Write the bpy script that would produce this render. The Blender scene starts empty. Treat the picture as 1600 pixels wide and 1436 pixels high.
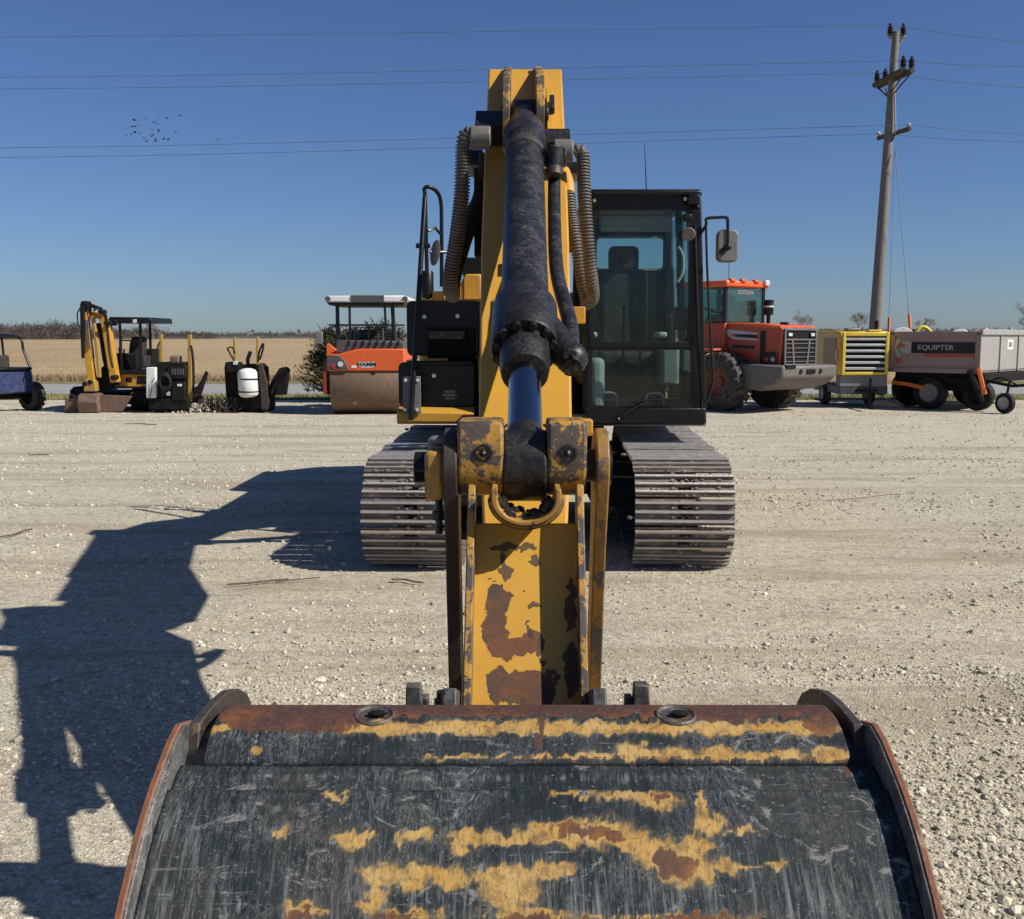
import bpy, math, random
import numpy as np
from mathutils import Vector, Matrix, noise as mnoise
random.seed(7); rng = np.random.default_rng(7)
PI = math.pi
R = math.radians
# ------------------------------------------------------------------ camera
S = bpy.context.scene
COL = S.collection
FPX, CAMH = 1600.0, 1.70
TH = math.atan(190/1600)
cam_d = bpy.data.cameras.new('camera'); cam = bpy.data.objects.new('camera', cam_d); COL.objects.link(cam)
cam.location = (0, 0, CAMH); cam.rotation_euler = (PI/2 - TH, 0, 0)
cam_d.sensor_width = 36; cam_d.lens = 36*FPX/1600; cam_d.clip_start = .05; cam_d.clip_end = 6000
S.camera = cam
# ------------------------------------------------------------------ world and sun
w = bpy.data.worlds.new('World'); S.world = w; w.use_nodes = True
wt = w.node_tree; wt.nodes.clear()
sky = wt.nodes.new('ShaderNodeTexSky'); sky.sky_type = 'NISHITA'; sky.sun_disc = False
SUNV = Vector((1.05, -.40, 1.0)).normalized()      # towards the sun
sky.sun_elevation = math.asin(SUNV.z); sky.sun_rotation = math.atan2(SUNV.x, SUNV.y)
sky.air_density = 1.0; sky.dust_density = 0.35; sky.ozone_density = 2.2; sky.altitude = 150
bg = wt.nodes.new('ShaderNodeBackground'); bg.inputs['Strength'].default_value = 0.05
wo = wt.nodes.new('ShaderNodeOutputWorld')
tint = wt.nodes.new('ShaderNodeMix'); tint.data_type = 'RGBA'; tint.blend_type = 'MULTIPLY'; tint.inputs[0].default_value = 1; tint.inputs[7].default_value = (.73, .94, 1.36, 1)
wt.links.new(sky.outputs[0], tint.inputs[6]); wt.links.new(tint.outputs[2], bg.inputs[0]); wt.links.new(bg.outputs[0], wo.inputs[0])
sl = bpy.data.lights.new('sun', 'SUN'); sl.energy = 5.0; sl.angle = R(.53); sl.color = (1, .955, .88)
so = bpy.data.objects.new('sun', sl); COL.objects.link(so)
so.rotation_euler = SUNV.to_track_quat('Z', 'Y').to_euler(); so.location = (10, -6, 20)
vs = S.view_settings; vs.view_transform = 'Standard'; vs.look = 'None'; vs.exposure = 0.26; vs.gamma = 1
vs.use_curve_mapping = False
S.cycles.max_bounces = 6; S.cycles.transparent_max_bounces = 12

CT, ST = math.cos(TH), math.sin(TH)
def pt(px, py, Y):                                  # a point of the place at depth Y, measured on the photograph
    a = (px-800)/FPX; b = -(py-718)/FPX
    t = Y/(CT + b*ST)
    return Vector((a*t, Y, CAMH + (-ST + b*CT)*t))
def proj(v):
    y = v[1]; z = v[2]-CAMH
    d = y*CT - z*ST; u = y*ST + z*CT
    return 800+FPX*v[0]/d, 718-FPX*u/d
# ------------------------------------------------------------------ mesh builder
class MB:
    def __init__(s): s.v = []; s.f = []
    def add(s, vs, fs, M=None):
        n = len(s.v)
        s.v += [tuple(M @ Vector(p)) if M else tuple(p) for p in vs]
        s.f += [tuple(i+n for i in f) for f in fs]; return s
    def box(s, x0, x1, y0, y1, z0, z1, M=None):
        v = [(x0,y0,z0),(x1,y0,z0),(x1,y1,z0),(x0,y1,z0),(x0,y0,z1),(x1,y0,z1),(x1,y1,z1),(x0,y1,z1)]
        return s.add(v, [(0,3,2,1),(4,5,6,7),(0,1,5,4),(1,2,6,5),(2,3,7,6),(3,0,4,7)], M)
    def prism(s, poly, a0, a1, ax='x', M=None):     # poly in the other two axes (in x,y,z order)
        def mk(a, p, q): return {'x': (a,p,q), 'y': (p,a,q), 'z': (p,q,a)}[ax]
        n = len(poly)
        v = [mk(a0,*p) for p in poly] + [mk(a1,*p) for p in poly]
        ar = sum(poly[i][0]*poly[(i+1)%n][1]-poly[(i+1)%n][0]*poly[i][1] for i in range(n))
        flip = (ar > 0) == (ax == 'y')
        f = [tuple(range(n))[::-1], tuple(range(n,2*n))] + [(i,(i+1)%n,(i+1)%n+n,i+n) for i in range(n)]
        if flip: f = [t[::-1] for t in f]
        if a1 < a0: f = [t[::-1] for t in f]
        return s.add(v, f, M)
    def tube(s, pts, r, n=10, cap=True, M=None):
        pts = [Vector(p) for p in pts]; m = len(pts)
        rr = r if isinstance(r, (list, tuple)) else [r]*m
        T = []
        for i in range(m):
            t = (pts[min(i+1,m-1)]-pts[max(i-1,0)]); T.append(t.normalized() if t.length > 1e-9 else Vector((0,0,1)))
        up = Vector((0,0,1)) if abs(T[0].z) < .9 else Vector((1,0,0))
        u = T[0].cross(up).normalized(); v = []
        for i in range(m):
            u = (u - T[i]*u.dot(T[i])).normalized(); w_ = T[i].cross(u)
            for k in range(n):
                a = 2*PI*k/n; v.append(pts[i] + (u*math.cos(a)+w_*math.sin(a))*rr[i])
        f = []
        for i in range(m-1):
            for k in range(n):
                f.append((i*n+k, i*n+(k+1)%n, (i+1)*n+(k+1)%n, (i+1)*n+k))
        if cap: f += [tuple(range(n))[::-1], tuple(range((m-1)*n, m*n))]
        return s.add(v, f, M)
    def cyl(s, p0, p1, r, n=18, r2=None, M=None): return s.tube([p0,p1], [r, r if r2 is None else r2], n, True, M)
    def lathe(s, p0, d, prof, n=24, cap=True):      # prof: (distance along d, radius)
        d = Vector(d).normalized(); p0 = Vector(p0)
        up = Vector((0,0,1)) if abs(d.z) < .9 else Vector((1,0,0))
        u = d.cross(up).normalized(); w_ = d.cross(u); v = []; f = []
        for h, r in prof:
            for k in range(n):
                a = 2*PI*k/n; v.append(p0 + d*h + (u*math.cos(a)+w_*math.sin(a))*max(r, 1e-4))
        for i in range(len(prof)-1):
            for k in range(n): f.append((i*n+k, (i+1)*n+k, (i+1)*n+(k+1)%n, i*n+(k+1)%n)[::-1])
        if cap:
            m = len(prof); f += [tuple(range(n))[::-1], tuple(range((m-1)*n, m*n))]
        return s.add(v, f)
    def ball(s, c, r, n=10, sc=(1,1,1)):
        m = max(4, n//2); v = []; f = []; c = Vector(c)
        for i in range(m+1):
            th = PI*i/m
            for k in range(n):
                ph = 2*PI*k/n
                v.append(c+Vector((r*sc[0]*math.sin(th)*math.cos(ph), r*sc[1]*math.sin(th)*math.sin(ph), r*sc[2]*math.cos(th))))
        for i in range(m):
            for k in range(n): f.append((i*n+k, (i+1)*n+k, (i+1)*n+(k+1)%n, i*n+(k+1)%n))
        return s.add(v, f)
    def path(s, pts, r, n=8, sub=6):                # smooth tube through points
        return s.tube(spline(pts, sub), r, n)
def spline(pts, sub=6):
    P = [Vector(p) for p in pts]; P = [P[0]*2-P[1]] + P + [P[-1]*2-P[-2]]; o = []
    for i in range(1, len(P)-2):
        for k in range(sub):
            t = k/sub; a,b,c,d = P[i-1:i+3]
            o.append(.5*((2*b)+(c-a)*t+(2*a-5*b+4*c-d)*t*t+(3*b-a-3*c+d)*t**3))
    o.append(P[-2]); return o
def rrect(x0, x1, z0, z1, r, n=4):                  # rounded rectangle outline
    o = []
    for cx, cz, a0 in ((x1-r,z1-r,0),(x0+r,z1-r,90),(x0+r,z0+r,180),(x1-r,z0+r,270)):
        for k in range(n+1):
            a = R(a0+90*k/n); o.append((cx+r*math.cos(a), cz+r*math.sin(a)))
    return o
def disc(cx, cz, r, n=20, a0=0, a1=360):
    return [(cx+r*math.cos(R(a0+(a1-a0)*k/n)), cz+r*math.sin(R(a0+(a1-a0)*k/n))) for k in range(n + (0 if a1-a0 == 360 else 1))]
WM = {}
def wmat(o):
    if o is None: return Matrix()
    return WM.get(o.name, Matrix())
def tag(o, label=None, cat=None, group=None, kind=None):
    for k, v in (('label',label),('category',cat),('group',group),('kind',kind)):
        if v: o[k] = v
    return o
def thing(name, label, cat, loc=(0,0,0), rz=0, group=None):
    o = bpy.data.objects.new(name, None); COL.objects.link(o); o.empty_display_size = .2
    o.location = loc; o.rotation_euler = (0,0,rz)
    WM[o.name] = Matrix.Translation(loc) @ Matrix.Rotation(rz, 4, 'Z')
    return tag(o, label, cat, group)
def obj(name, mb, m, parent=None, local=False, bevel=0, smooth=38, label=None, mesh=None, seg=2, kind=None):
    if mesh is None:
        me = bpy.data.meshes.new(name); me.from_pydata(mb.v, [], mb.f); me.update()
        if parent is not None and not local: me.transform(wmat(parent).inverted())
        if smooth:
            me.polygons.foreach_set('use_smooth', [True]*len(me.polygons)); me.set_sharp_from_angle(angle=R(smooth))
        if m: me.materials.append(m)
    else: me = mesh
    o = bpy.data.objects.new(name, me); COL.objects.link(o)
    if parent is not None: o.parent = parent; WM[o.name] = wmat(parent)
    if bevel:
        b = o.modifiers.new('bevel', 'BEVEL'); b.width = bevel; b.segments = seg; b.limit_method = 'ANGLE'; b.angle_limit = R(40)
        b.harden_normals = False
    if label: o['label'] = label
    if kind: o['kind'] = kind
    return o
def copy_tree(o, parent=None):
    c = o.copy(); COL.objects.link(c)
    if parent: c.parent = parent
    for ch in [x for x in o.children]: copy_tree(ch, c)
    return c
def struct(name, mb, m, smooth=0): return tag(obj(name, mb, m, smooth=smooth), kind='structure')
def text(body, size, m, parent, M, name='lettering', ext=.002, align='CENTER', sx=1.0):
    cu = bpy.data.curves.new(name, 'FONT'); cu.body = body; cu.size = size; cu.extrude = ext; cu.align_x = align; cu.align_y = 'CENTER'
    cu.resolution_u = 2; cu.offset = size*.012
    t = bpy.data.objects.new('tmp', cu); COL.objects.link(t)
    me = bpy.data.meshes.new_from_object(t); COL.objects.unlink(t); bpy.data.objects.remove(t)
    me.transform(M @ Matrix.Diagonal((sx,1,1,1)))
    me.materials.clear(); me.materials.append(m)
    o = bpy.data.objects.new(name, me); COL.objects.link(o); o.parent = parent; WM[o.name] = wmat(parent)
    return o
UPR = Matrix.Rotation(PI/2, 4, 'X')                 # stands lettering upright, read from -y
# ------------------------------------------------------------------ materials
class NT:
    def __init__(s, name):
        s.m = bpy.data.materials.new(name); s.m.use_nodes = True; s.t = s.m.node_tree; s.t.nodes.clear()
        s.out = s.t.nodes.new('ShaderNodeOutputMaterial')
        s.tc = s.t.nodes.new('ShaderNodeTexCoord'); s.obj = s.tc.outputs['Object']
    def n(s, ty, **kw):
        x = s.t.nodes.new(ty)
        for k, v in kw.items(): setattr(x, k, v)
        return x
    def ln(s, a, b): s.t.links.new(a, b)
    def _in(s, node, key, v):
        if v is None: return
        if hasattr(v, 'is_output'): s.ln(v, node.inputs[key])
        else: node.inputs[key].default_value = v
    def map(s, vec, sc, loc=(0,0,0)):
        x = s.n('ShaderNodeMapping'); s.ln(vec, x.inputs[0]); x.inputs['Scale'].default_value = sc; x.inputs['Location'].default_value = loc
        return x.outputs[0]
    def noise(s, vec, scale, detail=4, rough=.55, dist=0):
        x = s.n('ShaderNodeTexNoise'); s._in(x,'Vector',vec); s._in(x,'Scale',scale); s._in(x,'Detail',detail); s._in(x,'Roughness',rough); s._in(x,'Distortion',dist)
        return x.outputs[0]
    def vor(s, vec, scale, feat='F1', out='Distance', rnd=1):
        x = s.n('ShaderNodeTexVoronoi', feature=feat); s._in(x,'Vector',vec); s._in(x,'Scale',scale); s._in(x,'Randomness',rnd)
        return x.outputs[out]
    def step(s, v, lo, hi, a=0., b=1.):
        x = s.n('ShaderNodeMapRange', clamp=True); s._in(x,0,v); s._in(x,1,lo); s._in(x,2,hi); s._in(x,3,a); s._in(x,4,b)
        return x.outputs[0]
    def math(s, op, a, b=None, c=None):
        x = s.n('ShaderNodeMath', operation=op); s._in(x,0,a); s._in(x,1,b); s._in(x,2,c); return x.outputs[0]
    def mix(s, f, a, b, mode='MIX'):
        x = s.n('ShaderNodeMix', data_type='RGBA', blend_type=mode)
        s._in(x,0,f)
        for i, v in ((6,a),(7,b)):
            if isinstance(v, tuple) and len(v) == 3: v = (*v,1)
            s._in(x,i,v)
        return x.outputs[2]
    def bump(s, h, strength=.3, dist=.01):
        x = s.n('ShaderNodeBump'); s._in(x,'Strength',strength); s._in(x,'Distance',dist); s._in(x,'Height',h); return x.outputs[0]
    def edge(s, rad=.006):
        b = s.n('ShaderNodeBevel', samples=3); b.inputs[0].default_value = rad
        g = s.n('ShaderNodeNewGeometry')
        x = s.n('ShaderNodeVectorMath', operation='DOT_PRODUCT'); s.ln(b.outputs[0], x.inputs[0]); s.ln(g.outputs['True Normal'], x.inputs[1])
        return s.math('SUBTRACT', 1.0, x.outputs['Value'])
    def bsdf(s, col, rough=.5, metal=0., bump=None, spec=.5):
        b = s.n('ShaderNodeBsdfPrincipled')
        if isinstance(col, tuple): col = (*col[:3],1)
        s._in(b,'Base Color',col); s._in(b,'Roughness',rough); s._in(b,'Metallic',metal); s._in(b,'Specular IOR Level',spec)
        if bump is not None: s.ln(bump, b.inputs['Normal'])
        s.ln(b.outputs[0], s.out.inputs[0]); s.b = b; return s.m
def surf(name, col, rough=.5, metal=0., grime=.25, gcol=(.20,.17,.13), gsc=3., chip=0., ccol=(.05,.03,.02), csc=12., scuff=0., scol=(.2,.2,.19), ssc=9., edge=0., ecol=(.25,.24,.23), var=.25, bump=.15, fine=60., spec=.5):
    t = NT(name); v = t.obj
    big = t.noise(v, gsc, 5, .6); fn = t.noise(v, fine, 6, .65)
    c = t.mix(t.step(big,.3,.7,0,var), col, tuple(x*.6 for x in col))
    if grime: c = t.mix(t.math('MULTIPLY', t.step(t.math('ADD', t.noise(v, gsc*2.3, 8, .7), t.math('MULTIPLY', fn, .35)), .52, .85), grime*2), c, gcol)
    rg = t.step(fn, .3, .75, rough*.75, min(1, rough*1.35))
    mt = metal
    if chip:
        cn = t.noise(v, csc, 7, .72, .4); cm = t.step(cn, .72-chip*.4, .735-chip*.4)
        c = t.mix(cm, c, t.mix(t.noise(v, 30, 4), ccol, tuple(x*2.2 for x in ccol)))
    if scuff:
        sv = t.noise(v, ssc, 6, .75, 1.2); sl_ = t.step(t.math('ABSOLUTE', t.math('SUBTRACT', sv, .5)), .006, .022, 1, 0)
        c = t.mix(t.math('MULTIPLY', t.math('MULTIPLY', sl_, t.step(t.noise(v, ssc*.45, 3), .42, .6)), scuff), c, scol)
    if edge:
        e = t.step(t.math('ADD', t.math('MULTIPLY', t.edge(), 6.), t.math('MULTIPLY', t.math('SUBTRACT', fn, .5), 1.4)), .75-edge*.5, 1.0-edge*.5)
        c = t.mix(e, c, ecol)
    return t.bsdf(c, rg, mt, t.bump(fn, bump, .004), spec)
def shoe_mat():
    t = NT('track_shoe_steel'); v = t.obj; oi = t.n('ShaderNodeObjectInfo'); rnd = oi.outputs['Random']
    off = t.n('ShaderNodeVectorMath', operation='ADD'); t.ln(v, off.inputs[0]); cmb = t.n('ShaderNodeCombineXYZ'); t.ln(t.math('MULTIPLY', rnd, 37.), cmb.inputs[0]); t.ln(t.math('MULTIPLY', rnd, 91.), cmb.inputs[1]); t.ln(cmb.outputs[0], off.inputs[1]); p = off.outputs[0]
    n1 = t.noise(t.map(p,(1,3,3)), 6, 7, .7); n2 = t.noise(t.map(p,(1,2,2)), 28, 6, .75); n3 = t.noise(t.map(p,(.5,5,5)), 16, 5, .7)
    c = t.mix(t.step(n1,.35,.6), (.12,.09,.066), (.22,.18,.145)); c = t.mix(t.step(n1,.54,.66,0,.85), c, (.40,.34,.27))
    c = t.mix(t.step(n2,.56,.66,0,.8), c, (.045,.03,.02)); c = t.mix(t.math('MULTIPLY', rnd, .45), c, (.10,.085,.07))
    sp = t.n('ShaderNodeSeparateXYZ'); t.ln(v, sp.inputs[0])
    top = t.step(t.math('ADD', sp.outputs[2], t.math('MULTIPLY', t.math('SUBTRACT', n3, .5), .022)), .0245, .0290)
    c = t.mix(t.math('MULTIPLY', top, .9), c, t.mix(n2, (.30,.28,.26), (.66,.63,.58)))
    return t.bsdf(c, t.step(top,0,1,.8,.42), t.step(top,0,1,0,.5), t.bump(n2, .8, .006))
def plain(name, col, rough=.5, metal=0.): return surf(name, col, rough, metal, grime=.08, var=.15, bump=.05)
def glass(name, tint, refl=.9, op=.0, dirt=.12):
    t = NT(name)
    tr = t.n('ShaderNodeBsdfTransparent'); tr.inputs[0].default_value = (*tint,1)
    gl = t.n('ShaderNodeBsdfGlossy'); gl.inputs['Roughness'].default_value = .03
    df = t.n('ShaderNodeBsdfDiffuse'); df.inputs[0].default_value = (.30,.29,.26,1)
    lw = t.n('ShaderNodeLayerWeight'); lw.inputs[0].default_value = .25
    mx = t.n('ShaderNodeMixShader'); t.ln(t.math('MULTIPLY_ADD', lw.outputs['Fresnel'], refl, .02), mx.inputs[0]); t.ln(tr.outputs[0], mx.inputs[1]); t.ln(gl.outputs[0], mx.inputs[2])
    m2 = t.n('ShaderNodeMixShader'); t.ln(t.step(t.noise(t.obj, 5, 8, .7), .4, .8, op, op+dirt), m2.inputs[0]); t.ln(mx.outputs[0], m2.inputs[1]); t.ln(df.outputs[0], m2.inputs[2])
    t.ln(m2.outputs[0], t.out.inputs[0]); return t.m

YEL = (.56,.285,.028)
Myel = surf('yellow_paint', YEL, .42, grime=.12, gcol=(.30,.19,.07), chip=.10, ccol=(.035,.02,.012), csc=26, edge=.22, ecol=(.10,.05,.02), var=.25)
Myelw = surf('yellow_paint_worn', (.52,.26,.028), .5, grime=.25, gcol=(.20,.12,.05), chip=.32, ccol=(.035,.025,.02), csc=15, edge=.7, ecol=(.07,.045,.03), var=.3, bump=.3)
Myelx = surf('yellow_paint_flaking', (.50,.26,.03), .55, grime=.3, gcol=(.10,.065,.035), chip=.60, ccol=(.045,.034,.026), csc=17, edge=.6, ecol=(.05,.04,.03), var=.3, bump=.5)
Mblk = surf('black_paint', (.006,.0065,.0075), .34, spec=.32, grime=.06, gcol=(.045,.04,.036), gsc=5, edge=.1, ecol=(.06,.06,.06))
Mcyl = surf('dirty_black_cylinder', (.007,.007,.008), .40, spec=.35, grime=.14, gcol=(.06,.053,.046), gsc=11, chip=.04, ccol=(.09,.055,.04), csc=9, bump=.2, fine=60, scuff=1., scol=(.13,.125,.118), ssc=30)
Mgrs = surf('greasy_black_steel', (.007,.0065,.006), .42, spec=.4, grime=.16, gcol=(.04,.033,.027), gsc=14, bump=.5, fine=60, scuff=.5, scol=(.12,.11,.10), ssc=20)
Mstl = surf('dark_steel', (.06,.055,.05), .5, .4, grime=.3, gcol=(.12,.09,.065), gsc=10, edge=.5, ecol=(.3,.28,.26), bump=.5)
Mlink = surf('brown_steel_and_shaded_yellow', (.05,.04,.032), .55, .1, grime=.4, gcol=(.045,.03,.02), gsc=6, chip=.25, ccol=(.2,.1,.02), csc=8, bump=.5)  # brown steel; also colours yellow parts whose shade is painted in
Mchr = surf('chrome_rod', (.33,.33,.34), .14, 1., grime=.0, var=.1, bump=.04)
Mtrk = surf('track_steel', (.13,.105,.085), .55, .2, grime=.6, gcol=(.36,.31,.25), gsc=7, chip=.16, ccol=(.06,.038,.025), csc=8, edge=1.1, ecol=(.55,.51,.46), bump=.6, var=.35)
Mund = surf('underbody_steel', (.007,.007,.007), .8, spec=.15, grime=.2, gcol=(.04,.034,.028))
Mhose = surf('grey_hose_guard', (.075,.065,.055), .6, grime=.35, gcol=(.17,.145,.12), gsc=12)
Mrub = surf('black_rubber', (.010,.010,.010), .7, spec=.2, grime=.2, gcol=(.06,.055,.05))
Mtyr = surf('dusty_tyre', (.02,.019,.018), .9, spec=.2, grime=.45, gcol=(.13,.115,.095), gsc=4)
Mclmp = surf('grey_clamp', (.16,.15,.13), .55, grime=.4, gcol=(.08,.07,.06), gsc=14, edge=.4)
Mgls = glass('cab_glass', (.80,.88,.86), .30, .0, .025)
Mgls2 = glass('clear_cab_glass', (.82,.90,.88), .35, .0, .03)
Mseat = surf('seat_fabric', (.008,.008,.009), .85, grime=.1)
Mgrey = surf('grey_plastic', (.22,.225,.22), .6, grime=.2)
Mlgr = surf('light_grey_plastic', (.5,.51,.5), .5, grime=.2)
Mwht = surf('white_paint', (.78,.77,.74), .4, grime=.1, gcol=(.4,.36,.3))
Mlens = surf('lamp_lens', (.75,.78,.8), .15, .3, grime=.05)
Mred = plain('red_lens', (.5,.02,.015), .2)
Mmir = surf('mirror_back', (.12,.12,.12), .6, grime=.35, gcol=(.24,.22,.20), gsc=14)
# ------------------------------------------------------------------ ground
def ground_mat():
    t = NT('limestone_gravel'); v = t.obj
    n1 = t.noise(v, .22, 5, .6); n2 = t.noise(t.map(v,(.5,1.4,1)), 1.3, 7, .65); n3 = t.noise(v, 14, 8, .7)
    c = t.mix(t.step(n1,.35,.65), (.52,.455,.33), (.46,.41,.305))
    c = t.mix(t.step(n2,.45,.72,0,.55), c, (.31,.25,.165))
    c = t.mix(t.step(t.noise(t.map(v,(.12,.9,1)), .9, 6, .6), .5,.7,0,.5), c, (.56,.51,.40))
    spy = t.n('ShaderNodeSeparateXYZ'); t.ln(v, spy.inputs[0]); fresh = t.step(t.math('ADD', spy.outputs[1], t.math('MULTIPLY', t.math('SUBTRACT', n1, .5), 16.)), 9., 15., 0, .6)
    c = t.mix(fresh, c, (.62,.58,.48))
    vc = t.vor(v, 95, out='Color'); sp = t.n('ShaderNodeSeparateColor'); t.ln(vc, sp.inputs[0])
    c = t.mix(.55, c, t.mix(sp.outputs[0], (.18,.15,.10), (.72,.66,.51)), 'MIX')
    vd = t.vor(v, 34, out='Color'); s2 = t.n('ShaderNodeSeparateColor'); t.ln(vd, s2.inputs[0])
    d34 = t.vor(v, 34)
    st = t.math('MULTIPLY', t.step(s2.outputs[0], .72, .8), t.step(d34, .42, .36))
    c = t.mix(st, c, t.mix(s2.outputs[1], (.30,.26,.19), (.76,.70,.55)))
    c = t.mix(t.step(n3,.35,.5,.6,0), c, (.20,.165,.115))
    rut = t.noise(t.map(v,(.10,1.1,1)), 1.6, 6, .65, .6); c = t.mix(t.step(rut,.50,.62,0,.55), c, (.27,.22,.15))
    blot = t.noise(v, 2.6, 7, .7, .8); c = t.mix(t.step(blot,.56,.68,0,.5), c, (.22,.185,.13))
    h = t.math('ADD', t.math('MULTIPLY', st, .9), t.math('ADD', t.math('MULTIPLY', t.vor(v, 95), -.6), t.math('MULTIPLY', n3, .9)))
    return t.bsdf(c, .95, 0, t.bump(h, .75, .012), spec=.15)
Mgnd = ground_mat()
def field_mat():
    t = NT('corn_stubble_field'); v = t.obj
    a = t.noise(t.map(v,(.05,.6,1)), 1.0, 7, .7); b = t.noise(v, .03, 4, .5); f = t.noise(v, 6, 6, .7)
    c = t.mix(t.step(a,.35,.65), (.42,.31,.175), (.25,.18,.10)); c = t.mix(t.step(b,.4,.65,0,.5), c, (.24,.17,.10))
    c = t.mix(t.step(f,.4,.65,0,.45), c, (.48,.37,.22))
    return t.bsdf(c, .95, 0, t.bump(f,.5,.1), spec=.1)
def grass_mat(name, a, b):
    t = NT(name); c = t.mix(t.step(t.noise(t.obj, 1.2, 7, .7),.35,.65), a, b)
    c = t.mix(t.step(t.noise(t.obj, 25, 5, .7),.4,.7,0,.5), c, tuple(x*.5 for x in a)); return t.bsdf(c, .95, 0, t.bump(t.noise(t.obj,25,5),.6,.04), spec=.1)
Mfield = field_mat(); Mverge = grass_mat('dry_grass', (.24,.21,.09), (.16,.16,.06)); Mroad = surf('old_asphalt', (.27,.265,.255), .9, grime=.15, gcol=(.33,.31,.28), gsc=.6, fine=30)
def hz(x, y):                                       # lie of the land
    s = min(1, max(0, (y-75)/170)); s = s*s*(3-2*s)
    return s*(1.15 + .35*math.sin(x*.006+1.0))
# terrain: gravel yard, verge, road, verge, field, one after the other, each a sheet
def sheet(name, x0, x1, ys, nx, m, z=0.0, f=None):
    mb = MB(); xs = [x0+(x1-x0)*i/nx for i in range(nx+1)]
    for y in ys:
        for x in xs: mb.v.append((x, y, (f(x,y) if f else 0)+z))
    n = nx+1
    for j in range(len(ys)-1):
        for i in range(nx): mb.f.append((j*n+i, j*n+i+1, (j+1)*n+i+1, (j+1)*n+i))
    return struct(name, mb, m, smooth=60)
def gz(x, y):
    return .012*mnoise.noise((x*.8, y*.8, 0)) + .006*mnoise.noise((x*2.7, y*2.7, 4)) - .006
sheet('gravel_yard', -12, 12, [0.5+.1*i for i in range(266)], 240, Mgnd, 0, gz)
mbg = MB(); mbg.box(-400,400,-30,29.0,-1.5,-.03); struct('ground', mbg, Mgnd)
sheet('verge', -400, 400, [28.8,30.2,31.5], 8, Mverge, -.015)
mbr = MB(); mbr.box(-400,400,31.2,38.2,-1,.0); struct('road', mbr, Mroad)
sheet('field_verge', -400, 400, [38.1,39.4,40.6], 8, Mverge, .012)
sheet('field', -1500, 1500, [40.5]+[50+10*i for i in range(30)]+[400,500,700,1000,3000], 60, Mfield, -.01, hz)
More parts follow.
